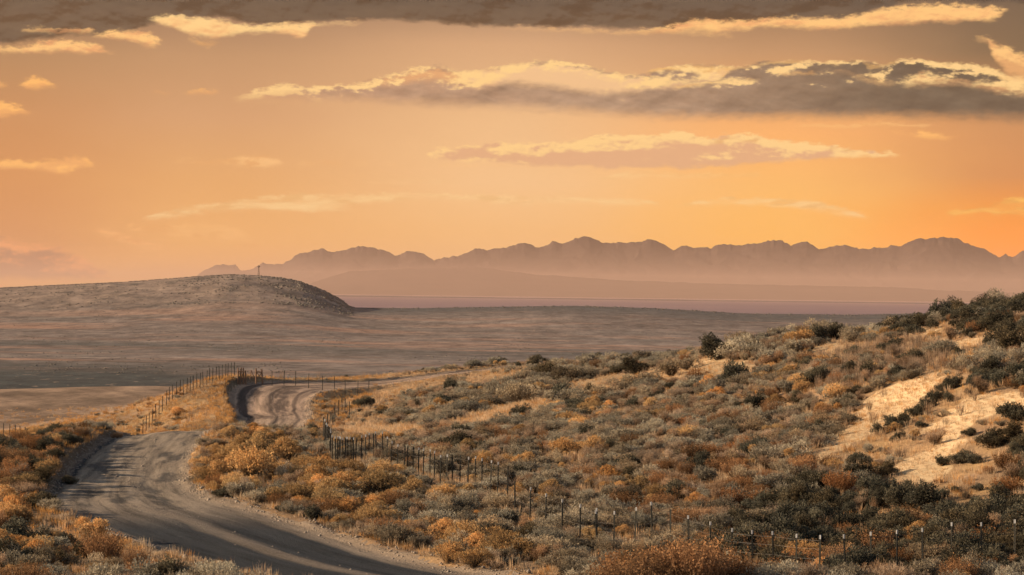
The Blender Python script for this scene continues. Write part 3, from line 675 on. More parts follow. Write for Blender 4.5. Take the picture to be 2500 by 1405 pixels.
# ------------------------------------------------------------------ shrub meshes
def blades(base, tip, w, rng, split=1):
    """thin two-sided blades from base to tip; returns verts, tris, per-vertex end (0 base, 1 tip)"""
    n = len(base); d = tip - base; L = np.linalg.norm(d, axis=1, keepdims=True) + 1e-6; d = d / L
    r = rng.normal(size=(n, 3)); s = np.cross(d, r); s /= np.linalg.norm(s, axis=1, keepdims=True) + 1e-6
    w = np.asarray(w).reshape(-1, 1)
    mid = base + (tip - base) * 0.55
    V = np.stack([base, mid - s * w, tip, mid + s * w], 1).reshape(-1, 3)
    i = np.arange(n)[:, None] * 4; T = np.concatenate([i + [0, 1, 2], i + [0, 2, 3]], 1).reshape(-1, 3)
    return V, T
def shrub(name, mat, seed, rad=0.55, hgt=0.7, tips=520, leaves=6, leaf=0.06, lw=0.010, lobes=5, flat=0.0, core=0.35, twig=240, spread=1.0, stemw=0.02):
    rng = np.random.default_rng(seed)
    # lobes of different size make the outline uneven
    lc = np.stack([rng.normal(0, rad * 0.42, lobes), rng.normal(0, rad * 0.42, lobes), np.abs(rng.normal(hgt * 0.42, hgt * 0.16, lobes))], 1)
    lr = rad * rng.uniform(0.36, 0.62, lobes)
    k = rng.integers(0, lobes, tips)
    v = rng.normal(size=(tips, 3)); v[:, 2] = np.abs(v[:, 2]) * 0.9 + flat * 0.3; v[rng.random(tips) < 0.2, 2] *= -0.6
    v /= np.linalg.norm(v, axis=1, keepdims=True)
    q = lc[k] + v * lr[k][:, None] * (rng.uniform(core, 1.08, tips) ** 0.6)[:, None] * np.array([1, 1, hgt / rad * 0.62])
    q[:, 2] = np.clip(q[:, 2], 0.04, hgt * 1.1)
    out = v * spread + np.array([0, 0, 0.55]); out /= np.linalg.norm(out, axis=1, keepdims=True)
    # leafy sprigs
    Q = np.repeat(q, leaves, 0); O = np.repeat(out, leaves, 0); m = len(Q)
    b = Q + O * rng.uniform(-leaf, leaf * 0.6, (m, 1)) + rng.normal(0, leaf * 0.28, (m, 3))
    dd = O + rng.normal(0, 0.55, (m, 3)); dd /= np.linalg.norm(dd, axis=1, keepdims=True)
    V1, T1 = blades(b, b + dd * leaf * rng.uniform(0.6, 1.3, (m, 1)), lw * rng.uniform(0.7, 1.4, m), rng)
    # fine twigs from the base
    tb = rng.normal(0, rad * 0.08, (twig, 3)); tb[:, 2] = 0.0
    tt = q[rng.integers(0, tips, twig)] * rng.uniform(0.75, 1.1, (twig, 1))
    V2, T2 = blades(tb, tt, np.full(twig, 0.006), rng)
    V = np.concatenate([V1, V2]); T = np.concatenate([T1, T2 + len(V1)])
    hn = np.clip(V[:, 2] / (hgt * 1.0), 0, 1); rr = np.linalg.norm(V[:, :2], axis=1) / (rad * 1.25)
    h = np.clip(np.sqrt(hn ** 2 + 0.35 * rr ** 2), 0, 1); h[len(V1):] *= 0.35
    r = np.concatenate([np.repeat(np.repeat(rng.random(tips), leaves), 4), np.repeat(rng.random(twig), 4)])
    me = mesh_obj(name, V, T, [mat], link=False).data; setf(me, 'h', h); setf(me, 'r', r)
    # woody stems: tapered bent tubes
    SV = []; SF = []
    for j in range(7):
        an = rng.uniform(0, 6.28); tgt = lc[j % lobes] * rng.uniform(0.7, 1.1); p0 = np.array([math.cos(an), math.sin(an), 0]) * rad * 0.06
        for g in range(4):
            f0 = g / 3; p = p0 * (1 - f0) + tgt * f0 + rng.normal(0, rad * 0.04, 3) * (g > 0); rw = stemw * (1 - 0.75 * f0)
            if g == 0: p[2] = -0.05
            for e in range(5): SV.append(p + rw * np.array([math.cos(e * 1.2566), math.sin(e * 1.2566), 0]))
        o0 = len(SV) - 20
        for g in range(3):
            for e in range(5): SF.append((o0 + g * 5 + e, o0 + g * 5 + (e + 1) % 5, o0 + (g + 1) * 5 + (e + 1) % 5, o0 + (g + 1) * 5 + e))
    sm = mesh_obj('stems', np.array(SV), SF, [M_BARK], link=False).data
    return me, sm
def wands(name, mat, seed, rad=0.5, hgt=1.3, n=150, leaves=14, leaf=0.045, lw=0.012, lean=0.35, sw=0.006):
    """upright wand-like stems with small leaves or seed heads along them"""
    rng = np.random.default_rng(seed)
    a = rng.uniform(0, 6.283, n); rr = rad * 0.55 * np.sqrt(rng.random(n))
    b = np.stack([np.cos(a) * rr, np.sin(a) * rr, np.zeros(n)], 1)
    H = hgt * rng.uniform(0.55, 1.05, n) * (1 - 0.35 * (rr / rad))
    tp = b + np.stack([np.cos(a) * rr * lean * 2.0 + rng.normal(0, lean * 0.35, n) * hgt * 0.4, np.sin(a) * rr * lean * 2.0 + rng.normal(0, lean * 0.35, n) * hgt * 0.4, H], 1)
    V1, T1 = blades(b, tp, np.full(n, sw), rng)
    u = rng.uniform(0.25, 1.0, (n, leaves)) ** 0.8
    q = (b[:, None] + (tp - b)[:, None] * u[..., None]).reshape(-1, 3) + rng.normal(0, 0.03, (n * leaves, 3)) * (0.4 + hgt * 0.5)
    d = rng.normal(0, 1, q.shape); d[:, 2] = np.abs(d[:, 2]); d /= np.linalg.norm(d, axis=1, keepdims=True)
    V2, T2 = blades(q, q + d * leaf * rng.uniform(0.6, 1.4, (len(q), 1)), np.full(len(q), lw), rng)
    V = np.concatenate([V1, V2]); T = np.concatenate([T1, T2 + len(V1)])
    h = np.clip(V[:, 2] / hgt, 0, 1); r = np.concatenate([np.repeat(rng.random(n), 4), np.repeat(rng.random(len(q)), 4)])
    me = mesh_obj(name, V, T, [mat], link=False).data; setf(me, 'h', h); setf(me, 'r', r)
    SV = []; SF = []
    for j in range(6):
        an = rng.uniform(0, 6.28); c, s = math.cos(an), math.sin(an); top = np.array([c * rad * 0.5, s * rad * 0.5, hgt * 0.6]); o0 = len(SV)
        for g in range(3):
            f0 = g / 2; p = top * f0 + np.array([c, s, 0]) * 0.03; p[2] = top[2] * f0 - 0.04 * (g == 0); rw = 0.014 * (1 - 0.7 * f0)
            for e in range(4): SV.append(p + rw * np.array([math.cos(e * 1.57), math.sin(e * 1.57), 0]))
        for g in range(2):
            for e in range(4): SF.append((o0 + g * 4 + e, o0 + g * 4 + (e + 1) % 4, o0 + (g + 1) * 4 + (e + 1) % 4, o0 + (g + 1) * 4 + e))
    sm = mesh_obj('stems', np.array(SV), SF, [M_BARK], link=False).data
    return me, sm
def tuft(name, mat, seed, n=26, hgt=0.26, rad=0.16, w=0.006):
    rng = np.random.default_rng(seed); a = rng.uniform(0, 6.283, n); rr = rad * np.sqrt(rng.random(n))
    b = np.stack([np.cos(a) * rr, np.sin(a) * rr, np.full(n, -0.02)], 1)
    tp = b + np.stack([np.cos(a) * rng.uniform(0, .12, n), np.sin(a) * rng.uniform(0, .12, n), hgt * rng.uniform(0.5, 1.1, n)], 1)
    V, T = blades(b, tp, np.full(n, w), rng); me = mesh_obj(name, V, T, [mat], link=False).data
    setf(me, 'h', np.clip(V[:, 2] / hgt, 0, 1)); setf(me, 'r', np.repeat(rng.random(n), 4)); return me, None

SPEC = {}
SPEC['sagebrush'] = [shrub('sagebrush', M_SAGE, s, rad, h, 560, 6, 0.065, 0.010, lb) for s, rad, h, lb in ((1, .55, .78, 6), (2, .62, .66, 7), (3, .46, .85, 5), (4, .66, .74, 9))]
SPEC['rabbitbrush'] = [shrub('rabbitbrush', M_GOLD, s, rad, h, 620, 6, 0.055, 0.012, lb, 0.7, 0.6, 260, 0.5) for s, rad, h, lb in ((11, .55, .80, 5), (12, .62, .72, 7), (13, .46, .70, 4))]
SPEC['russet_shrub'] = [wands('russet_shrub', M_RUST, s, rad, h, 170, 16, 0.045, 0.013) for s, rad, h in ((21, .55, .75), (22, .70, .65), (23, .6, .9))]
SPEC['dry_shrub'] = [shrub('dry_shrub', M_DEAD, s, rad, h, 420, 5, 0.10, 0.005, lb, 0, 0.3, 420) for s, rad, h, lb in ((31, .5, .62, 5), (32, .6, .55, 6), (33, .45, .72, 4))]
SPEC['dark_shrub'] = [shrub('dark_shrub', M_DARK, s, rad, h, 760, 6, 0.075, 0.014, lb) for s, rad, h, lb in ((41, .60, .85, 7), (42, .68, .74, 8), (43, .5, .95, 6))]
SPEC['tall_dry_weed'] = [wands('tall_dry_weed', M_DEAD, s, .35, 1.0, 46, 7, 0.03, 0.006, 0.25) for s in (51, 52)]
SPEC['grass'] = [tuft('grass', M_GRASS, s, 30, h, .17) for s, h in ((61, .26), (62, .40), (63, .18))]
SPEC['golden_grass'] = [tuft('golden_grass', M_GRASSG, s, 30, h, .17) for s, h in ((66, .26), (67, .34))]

# ------------------------------------------------------------------ scatter
placed = {k: [] for k in SPEC}     # (x, y, scale, variant)
def jitter_points(dens_at, y0=78, y1=330, edge=9.0, cell=0.7, seed=1):
    rng = np.random.default_rng(seed); P = []
    ys = np.arange(y0, y1, cell)
    for y in ys:
        hwid = 0.19 * y + edge; n = int(2 * hwid / cell)
        x = np.linspace(-hwid, hwid, n) + rng.uniform(-.5, .5, n) * cell
        P.append(np.stack([x, y + rng.uniform(-.5, .5, n) * cell], 1))
    P = np.concatenate(P); return P[rng.random(len(P)) < dens_at(P[:, 0], P[:, 1]) * cell * cell]
ZN = {k: poly_world(v) for k, v in dict(
    goldslope=[(500,1210),(500,1130),(560,1080),(640,1060),(700,1090),(760,1120),(800,1180),(780,1240),(640,1225),(560,1215)],
    goldmid=[(780,1245),(800,1170),(900,1150),(1000,1170),(1010,1240),(900,1260)],
    rustmid=[(1500,1300),(1560,1180),(1650,1130),(1900,1100),(2150,1150),(2200,1200),(1950,1260),(1700,1260),(1560,1280)],
    darkridge=[(2170,830),(2200,800),(2310,750),(2400,730),(2520,725),(2560,800),(2540,850),(2400,860),(2350,830),(2250,820)],
    darkright=[(2150,1060),(2230,1000),(2330,930),(2520,900),(2540,950),(2400,958),(2320,985),(2230,1040)],
    darklow=[(1950,1190),(2180,1195),(2330,1130),(2540,1000),(2560,1410),(1800,1410),(1700,1340),(1820,1250)],
    reeds=[(1960,920),(2000,870),(2100,850),(2250,830),(2320,880),(2300,905),(2180,925),(2080,950),(2000,960)],
    roadverge=[(600,1235),(800,1270),(1000,1330),(1200,1395),(1500,1405),(1100,1310),(900,1255),(700,1215)],
    sagelow=[(1000,1280),(1100,1180),(1400,1240),(1700,1330),(1600,1405),(1300,1390)],
    leftrust=[(-100,1060),(150,1065),(230,1075),(250,1100),(180,1160),(120,1200),(-100,1220)],
    leftgold=[(-100,1250),(100,1250),(250,1300),(380,1405),(-100,1405)]).items()}
def species(x, y):
    """species index per point"""
    names = ['sagebrush', 'rabbitbrush', 'russet_shrub', 'dry_shrub', 'dark_shrub']
    W = np.tile(np.array([0.54, 0.06, 0.045, 0.34, 0.035]), (len(x), 1))
    c = fbm(x / 7, y / 14, 3, 101); c2 = fbm(x / 6, y / 12, 3, 102)
    W[:, 1] *= np.clip(1 + 9 * c, 0.15, 4); W[:, 2] *= np.clip(1 + 9 * c2, 0.15, 4)
    def setz(z, w): W[inside(x, y, ZN[z])] = w
    setz('goldslope', [0.06, 0.70, 0.14, 0.10, 0.0]); setz('goldmid', [0.25, 0.6, 0.0, 0.15, 0]); setz('rustmid', [0.26, 0.07, 0.42, 0.17, 0.08])
    setz('darklow', [0.09, 0.02, 0.13, 0.06, 0.70]); setz('darkridge', [0.15, 0.0, 0.05, 0.1, 0.7]); setz('darkright', [0.1, 0.05, 0.15, 0.1, 0.6])  # darklow: dark shrubs, made more numerous here to stand in for shade
    setz('reeds', [0.25, 0.12, 0.12, 0.40, 0.11]); setz('sagelow', [0.78, 0.06, 0.04, 0.1, 0.02]); setz('leftrust', [0.10, 0.12, 0.42, 0.12, 0.24]); setz('leftgold', [0.14, 0.34, 0.26, 0.10, 0.16])
    setz('roadverge', [0.2, 0.45, 0.1, 0.25, 0])
    cum = np.cumsum(W / W.sum(1, keepdims=True), 1); u = RNG.random(len(x))[:, None]
    return names, (u > cum).sum(1)
def shrub_density(x, y):
    t, hw, s = road_st(x, y); g = grassiness(x, y)
    d = np.full(x.shape, 0.90)
    d = d * (1 + 1.2 * fbm(x / 4, y / 7, 3, 103))
    g2 = np.maximum(grassiness(x, y + 1.6), grassiness(x + 0.2, y + 3.2)); d[(g2 > 0.5) & ((x > 6) | (y > 165)) & (x > -9)] *= 0.35
    d[g > 0.5] *= 0.03; d[inside(x, y, ZN['darklow'])] *= 1.35
    cr = inside(x, y, CREST); d[cr] *= 0.30
    fl = infield(x, y); d[fl] *= 0.02
    leftv = (x < -9) & (y > 176) & (y < 262); d[leftv & ~fl] *= 0.35
    far = (y > 250); d[far] *= 0.55
    d[y > 300] *= 0.4
    d[(np.abs(t) - hw) < 0.75] = 0; d[(t < 0) & (y < 106) & (np.abs(t) - hw < 2.8)] = 0
    inner = (t < 0) & (y > 205) & (y < 265) & (np.abs(t) - hw < 4); d[inner] *= 0.15
    return np.clip(d, 0, 3)
P = jitter_points(shrub_density, cell=0.62, seed=5)
names, sp = species(P[:, 0], P[:, 1])
ridge = inside(P[:, 0], P[:, 1], ZN['darkridge'])
_fr = np.zeros(len(P), bool)
for _dy in (1.5, 3.0, 5.0, 7.0, 9.0): _fr |= (grassiness(P[:, 0], P[:, 1] + _dy) > 0.5) & ((P[:, 0] > 6) | ((P[:, 1] > 165) & (P[:, 0] > -9)))
for (x, y), k, rg, fr in zip(P, sp, ridge, _fr):
    if fr and x > 6 and RNG.random() < 0.5: continue
    nm = names[k]; sc = 0.50 + 0.80 * RNG.random() ** 1.5
    if y > 190 and nm in ('sagebrush', 'dark_shrub') and x > -5: sc *= RNG.choice([0.75, 0.95, 1.6])
    if y > 230: sc *= 0.85
    if inside(np.array([x]), np.array([y]), CREST)[0]: sc *= 0.55
    if rg: sc *= 1.0
    if x < -8 and y > 174: sc *= 0.7
    if fr: sc *= 0.55
    if x < -9 and y > 140: sc *= 0.72
    placed[nm].append((x, y, sc, RNG.integers(0, len(SPEC[nm]))))
# shrubs the photo shows one by one: (px of middle, py of foot, width in photo pixels, kind)
HERO = [(1968,806,64,'dark_shrub'),(2040,828,78,'dark_shrub'),(1990,832,50,'sagebrush'),(1950,850,80,'rabbitbrush'),(1945,868,95,'sagebrush'),(1755,880,105,'dark_shrub'),(1808,862,85,'sagebrush'),(1838,868,55,'dark_shrub'),
        (1735,862,60,'sagebrush'),(1640,920,95,'sagebrush'),(1675,905,70,'sagebrush'),(1553,915,80,'dark_shrub'),(1572,888,70,'sagebrush'),(1636,862,38,'dark_shrub'),(1330,925,80,'dark_shrub'),(1380,935,90,'sagebrush'),
        (1440,925,60,'sagebrush'),(1500,915,40,'dark_shrub'),(1270,985,110,'sagebrush'),(1100,958,60,'dark_shrub'),(1370,985,100,'dark_shrub'),(890,995,60,'dark_shrub'),(925,1012,48,'rabbitbrush'),(1225,965,50,'sagebrush'),
        (1635,950,30,'dark_shrub'),(1700,948,70,'sagebrush'),(1790,940,100,'dark_shrub'),(1880,905,80,'dry_shrub'),(1850,960,40,'rabbitbrush'),(2090,870,55,'dark_shrub'),(2060,1000,60,'dark_shrub'),(2050,985,80,'rabbitbrush'),
        (2020,1015,70,'rabbitbrush'),(1955,1075,48,'rabbitbrush'),(2100,1185,100,'dark_shrub'),(2160,1165,70,'dark_shrub'),(2340,1135,60,'dark_shrub'),(2300,1140,50,'dark_shrub'),(2420,1095,80,'dark_shrub'),(2470,1085,80,'dark_shrub'),(2370,1065,45,'dark_shrub'),
        (2480,1030,110,'dark_shrub'),(2330,948,60,'dark_shrub'),(2305,962,55,'dark_shrub'),(2285,985,60,'dark_shrub'),(2262,1003,55,'dark_shrub'),(2235,1020,60,'dark_shrub'),(2208,1038,58,'dark_shrub'),(2180,1052,62,'dark_shrub'),(2150,1066,52,'dark_shrub'),(2380,950,75,'dark_shrub'),(2440,945,85,'dark_shrub'),(2200,1075,40,'dark_shrub'),(2245,1050,40,'dark_shrub'),(2125,1110,55,'sagebrush'),(2100,1135,65,'dark_shrub'),(2325,778,42,'dark_shrub'),(2360,775,40,'dark_shrub'),(2400,768,52,'dark_shrub'),(2440,762,66,'dark_shrub'),(2485,760,62,'dark_shrub'),
        (2200,828,48,'dark_shrub'),(2235,820,55,'dark_shrub'),(2275,806,55,'dark_shrub'),(2450,845,100,'dark_shrub'),(2300,870,90,'sagebrush'),(2470,870,120,'dark_shrub'),(2230,890,80,'dark_shrub'),(2400,900,100,'sagebrush'),
        (835,1225,115,'rabbitbrush'),(940,1215,120,'rabbitbrush'),(900,1240,70,'rabbitbrush'),(620,1180,150,'rabbitbrush'),(530,1195,70,'russet_shrub'),(560,1165,90,'russet_shrub'),(690,1225,50,'rabbitbrush'),(684,1258,32,'dark_shrub'),(640,1120,90,'rabbitbrush'),(700,1135,100,'rabbitbrush'),
        (550,1220,60,'dark_shrub'),(745,1130,60,'sagebrush'),(1080,1260,90,'sagebrush'),(1405,1245,45,'rabbitbrush'),(1090,1375,90,'rabbitbrush'),(1155,1390,90,'rabbitbrush'),(430,1035,50,'rabbitbrush'),(285,1066,36,'russet_shrub'),
        (150,1095,50,'russet_shrub'),(40,1115,60,'russet_shrub'),(60,1150,70,'russet_shrub'),(130,1155,60,'dark_shrub'),(170,1180,50,'dark_shrub'),(130,1232,36,'dark_shrub'),(210,1330,110,'rabbitbrush'),(250,1390,130,'russet_shrub'),(60,1300,110,'rabbitbrush'),(120,1370,120,'sagebrush'),(330,1400,90,'russet_shrub'),
        (2350,1400,90,'sagebrush'),(2010,1400,90,'rabbitbrush'),(1110,1225,80,'sagebrush')]
SHW = {'sagebrush': 1.35, 'rabbitbrush': 1.35, 'russet_shrub': 1.3, 'dark_shrub': 1.5, 'dry_shrub': 1.25}
heros = set()
for px, py, wpx, nm in HERO:
    h = hit(px, py)
    if h is None: continue
    sc = wpx / F * h[1] / SHW[nm]
    for kk in placed:   # clears room
        placed[kk] = [q for q in placed[kk] if (q[0] - h[0]) ** 2 + ((q[1] - h[1]) * 0.6) ** 2 > (0.35 * sc) ** 2]
    placed[nm].append((h[0], h[1], sc, RNG.integers(0, len(SPEC[nm])))); heros.add((h[0], h[1]))
# big russet thicket in front, bottom
for px, py, s in [(1520,1440,1.5),(1580,1450,1.8),(1640,1445,1.9),(1700,1450,1.8),(1760,1440,1.5),(1550,1420,1.3),(1620,1420,1.5),(1690,1425,1.5),(1800,1440,1.2),(1500,1460,1.4)]:
    h = hit(px, py)
    if h is not None: placed['russet_shrub'].append((h[0], h[1], s, RNG.integers(0, 3))); heros.add((h[0], h[1]))
# tall weeds
def weed_density(x, y):
    d = inside(x, y, ZN['reeds']) * 2.2 + 0.04; t, hw, s = road_st(x, y); d = d + 0.07 * grassiness(x, y) * (x > 5)
    d[(np.abs(t) - hw) < 0.5] = 0; d[infield(x, y)] = 0; return d
for x, y in jitter_points(weed_density, cell=0.6, seed=8): placed['tall_dry_weed'].append((x, y, RNG.uniform(0.5, 0.95), RNG.integers(0, 2)))
def grass_density(x, y):
    t, hw, s = road_st(x, y); g = grassiness(x, y); d = 3.4 + 3.2 * fbm(x / 3, y / 5, 3, 104) + 5.5 * g
    d[infield(x, y)] = 0.35; d[(np.abs(t) - hw) < 0.5] = 0; d = d * np.interp(y, [90, 180, 320], [1.2, 0.9, 0.55]); return np.clip(d, 0, 9)
_GQ = jitter_points(grass_density, cell=0.32, seed=9, y1=335); _GS = np.where((_GQ[:, 0] > 5) & (grassiness(_GQ[:, 0], _GQ[:, 1]) > 0.5), 0.6, 1.0)
for (x, y), gs in zip(_GQ, _GS):
    gold = RNG.random() < (0.75 if x < -12 else 0.22)
    k = 'golden_grass' if gold else 'grass'; placed[k].append((x, y, RNG.uniform(0.6, 1.25) * gs, RNG.integers(0, len(SPEC[k]))))

c2 = lambda L: [(300 + x / 3.571, 850 + y / 3.571) for x, y in L]
c3 = lambda L: [(760 + x / 2.782, 900 + y / 2.782) for x, y in L]
c5 = lambda L: [(1400 + x / 2.273, 1050 + y / 2.273) for x, y in L]
low = c3([(168,462),(180,464),(190,462),(203,466),(217,470),(230,470),(243,466),(253,466),(264,468),(274,466),(283,470),(293,468),(305,470),(340,455),(367,450),(393,438),(423,442),(445,428),(484,432),(516,465),(542,500),(588,516),(632,530),(656,525),(693,535),(729,538),(763,545),(806,550),(838,560),(878,590),(920,585),(961,585),(1011,592),(1064,602),(1114,597),(1160,610),(1218,628),(1268,636),(1333,665),(1385,770),(1487,810),(1593,850),(1707,893),(1828,925),(1943,960)])
low += c5([(132,450),(227,455),(343,432),(439,405),(541,445),(643,478),(760,512),(875,545),(997,557),(1112,568),(1240,580),(1367,586),(1514,585),(1652,570),(1797,560),(1940,545),(2097,520),(2267,516),(2450,505)])
# low brush in front of the fence, so that the posts stand clear of it
for px, py in low:
    p = hit(px, py, 1.32)
    if p is None: continue
    for kk in placed:
        if kk in ('grass', 'golden_grass'): continue
        placed[kk] = [(q[0], q[1], q[2] * (0.62 if (q[0], q[1]) not in heros and abs(q[0] - p[0]) < 0.55 and -3.0 < q[1] - p[1] < 0.3 else 1.0), q[3]) for q in placed[kk]]
# ------------------------------------------------------------------ labels for shrubs
def area_phrase(px, py):
    if px < 500 and py > 1235: return 'on the near left verge below the road bend'
    if px < 330 and py > 1045: return 'on the left bank behind the road bend'
    if px < 660 and py < 1056: return 'between the left wire fence and the far road curve'
    if px < 790 and py > 1056: return 'on the golden slope right beside the road bend'
    if px < 1300 and py < 965: return 'on the tan crest above the far road curve'
    if px < 1100 and py < 1075: return 'between the far road curve and the fence corner'
    if py > 1330 and px > 2000: return 'in the dark brush below the lower fence line'
    if py > 1290 and px < 1500: return 'between the road edge and the lower fence line'
    if py > 1290: return 'around the lower fence posts near the russet thicket'
    if px > 2160 and py < 875: return 'on the dark ridge top against the lake'
    if px > 1900 and py < 930: return 'on the knoll beside the tall dry weeds'
    if px > 2100 and py < 1200: return 'beside the pale grass gullies of the steep slope'
    if px > 1500 and py < 1000: return 'on the upper slope under the knoll'
    if py < 1000: return 'on the middle slope below the skyline shrubs'
    if px > 1800: return 'on the lower slope beneath the grass gullies'
    if px < 1100: return 'beside the white-topped posts near the fence corner'
    if py > 1180: return 'on the flat just above the lower fence line'
    return 'on the open middle slope above the white-topped posts'
ADJ = {'sagebrush': 'grey-green sagebrush', 'rabbitbrush': 'golden-topped rabbitbrush', 'russet_shrub': 'russet leafy shrub', 'dry_shrub': 'dry tan twiggy shrub', 'dark_shrub': 'dark olive bushy shrub', 'tall_dry_weed': 'tall pale dry weed'}
def size_word(w): return 'big' if w > 105 else 'broad' if w > 80 else 'middling' if w > 58 else 'small' if w > 40 else 'tiny'
TINTS = [('pale', 1.18, 1.12), ('dull', 0.86, 0.88), ('warm brown-tinged', 1.05, 0.84), ('dark', 0.70, 0.68), ('', 1.0, 1.0)]
INDIV = []
def ordinal(k): return ['first', 'second', 'third', 'fourth', 'fifth', 'sixth', 'seventh', 'eighth', 'ninth', 'tenth', 'eleventh', 'twelfth'][k] if k < 12 else '%dth' % (k + 1)
def label_all():
    """each shrub gets its look, what stands beside it, and where it stands"""
    XY = np.array([d['xy'] for d in INDIV]); by = {}
    for i, d in enumerate(INDIV):
        dist = np.hypot(XY[:, 0] - d['xy'][0], (XY[:, 1] - d['xy'][1])); dist[i] = 99
        cand = [j for j in np.argsort(dist)[:8] if INDIV[j]['nm'] != d['nm'] and dist[j] < 1.6]
        pd = min(((abs(px - d['px'][0]) + abs(py - d['px'][1]), k) for k, (px, py) in enumerate(POSTFEET)), default=(999, 0))
        if pd[0] < 34: d['rel'] = 'at the foot of a fence post'
        elif cand: d['rel'] = 'beside ' + NEAR[INDIV[cand[0]]['nm']]
        else: d['rel'] = ''
        d['look'] = ' '.join(w for w in (d['size'], d['tint'], ADJ[d['nm']]) if w)
        by.setdefault((d['look'], d['rel'], d['area']), []).append(d)
    for (look, rel, area), ds in by.items():
        if len(ds) == 1:
            lab = ' '.join(w for w in (look, rel, area) if w)
            ds[0]['o']['label'] = lab if len(lab.split()) <= 16 else ' '.join((look, area))
    seen = {}
    rest = [d for ds in by.values() for d in ds]
    for d in rest:
        l = d['o'].get('label')
        if l: seen.setdefault(l, []).append(d)
    dup = [d for d in rest if not d['o'].get('label') or len(seen[d['o']['label']]) > 1]
    g = {}
    for d in rest: g.setdefault((d['size'], d['nm'], d['area']), []).append(d)
    isdup = set(id(d) for d in dup)
    for (size, nm, area), ds in g.items():
        ds.sort(key=lambda d: d['px'][0])
        for k, d in enumerate(ds):
            if id(d) not in isdup: continue
            pre = '' if len(ds) == 1 else 'leftmost' if k == 0 else 'rightmost' if k == len(ds) - 1 else ordinal(k) + '-from-left'
            d['o']['label'] = ' '.join(w for w in (pre, size, ADJ[nm], area) if w)
NEAR = {'sagebrush': 'a sagebrush', 'rabbitbrush': 'a golden rabbitbrush', 'russet_shrub': 'a russet shrub', 'dry_shrub': 'a twiggy shrub', 'dark_shrub': 'a dark shrub', 'tall_dry_weed': 'a tall weed'}
POSTFEET = []

def gn_scatter(name, sources, pts, label):
    """one ground-cover object: the listed points carry instances of the given shrubs"""
    pts = np.array([(x, y, z, s, v) for x, y, z, s, v in pts]); n = len(pts)
    me = bpy.data.meshes.new(name); me.vertices.add(n); me.vertices.foreach_set('co', pts[:, :3].astype(np.float32).ravel())
    setf(me, 'scl', pts[:, 3]); setf(me, 'rz', RNG.uniform(0, 6.283, n))
    a = me.attributes.new('var', 'INT', 'POINT'); a.data.foreach_set('value', pts[:, 4].astype(np.int32))
    o = bpy.data.objects.new(name, me); COL.objects.link(o); tag(o, label, None, None, 'stuff')
    ng = bpy.data.node_groups.new(name + '_scatter', 'GeometryNodeTree')
    ng.interface.new_socket('Geometry', in_out='INPUT', socket_type='NodeSocketGeometry'); ng.interface.new_socket('Geometry', in_out='OUTPUT', socket_type='NodeSocketGeometry')
    N = ng.nodes; L = ng.links; gi = N.new('NodeGroupInput'); go = N.new('NodeGroupOutput'); jn = N.new('GeometryNodeJoinGeometry')
    def na(nm, ty):
        q = N.new('GeometryNodeInputNamedAttribute'); q.data_type = ty; q.inputs[0].default_value = nm; return q.outputs[0]
    sc = na('scl', 'FLOAT'); rz = na('rz', 'FLOAT'); var = na('var', 'INT')
    cx = N.new('ShaderNodeCombineXYZ'); L.new(rz, cx.inputs[2])
    for k, src in enumerate(sources):
        cmp = N.new('FunctionNodeCompare'); cmp.data_type = 'INT'; cmp.operation = 'EQUAL'; L.new(var, cmp.inputs[2]); cmp.inputs[3].default_value = k
        ob = N.new('GeometryNodeObjectInfo'); ob.inputs[0].default_value = src; ob.inputs[1].default_value = True; ob.transform_space = 'ORIGINAL'
        ip = N.new('GeometryNodeInstanceOnPoints'); L.new(gi.outputs[0], ip.inputs['Points']); L.new(cmp.outputs[0], ip.inputs['Selection'])
        L.new(ob.outputs['Geometry'], ip.inputs['Instance']); L.new(cx.outputs[0], ip.inputs['Rotation']); L.new(sc, ip.inputs['Scale']); L.new(ip.outputs[0], jn.inputs[0])
    L.new(jn.outputs[0], go.inputs[0]); md = o.modifiers.new('scatter', 'NODES'); md.node_group = ng
    return o

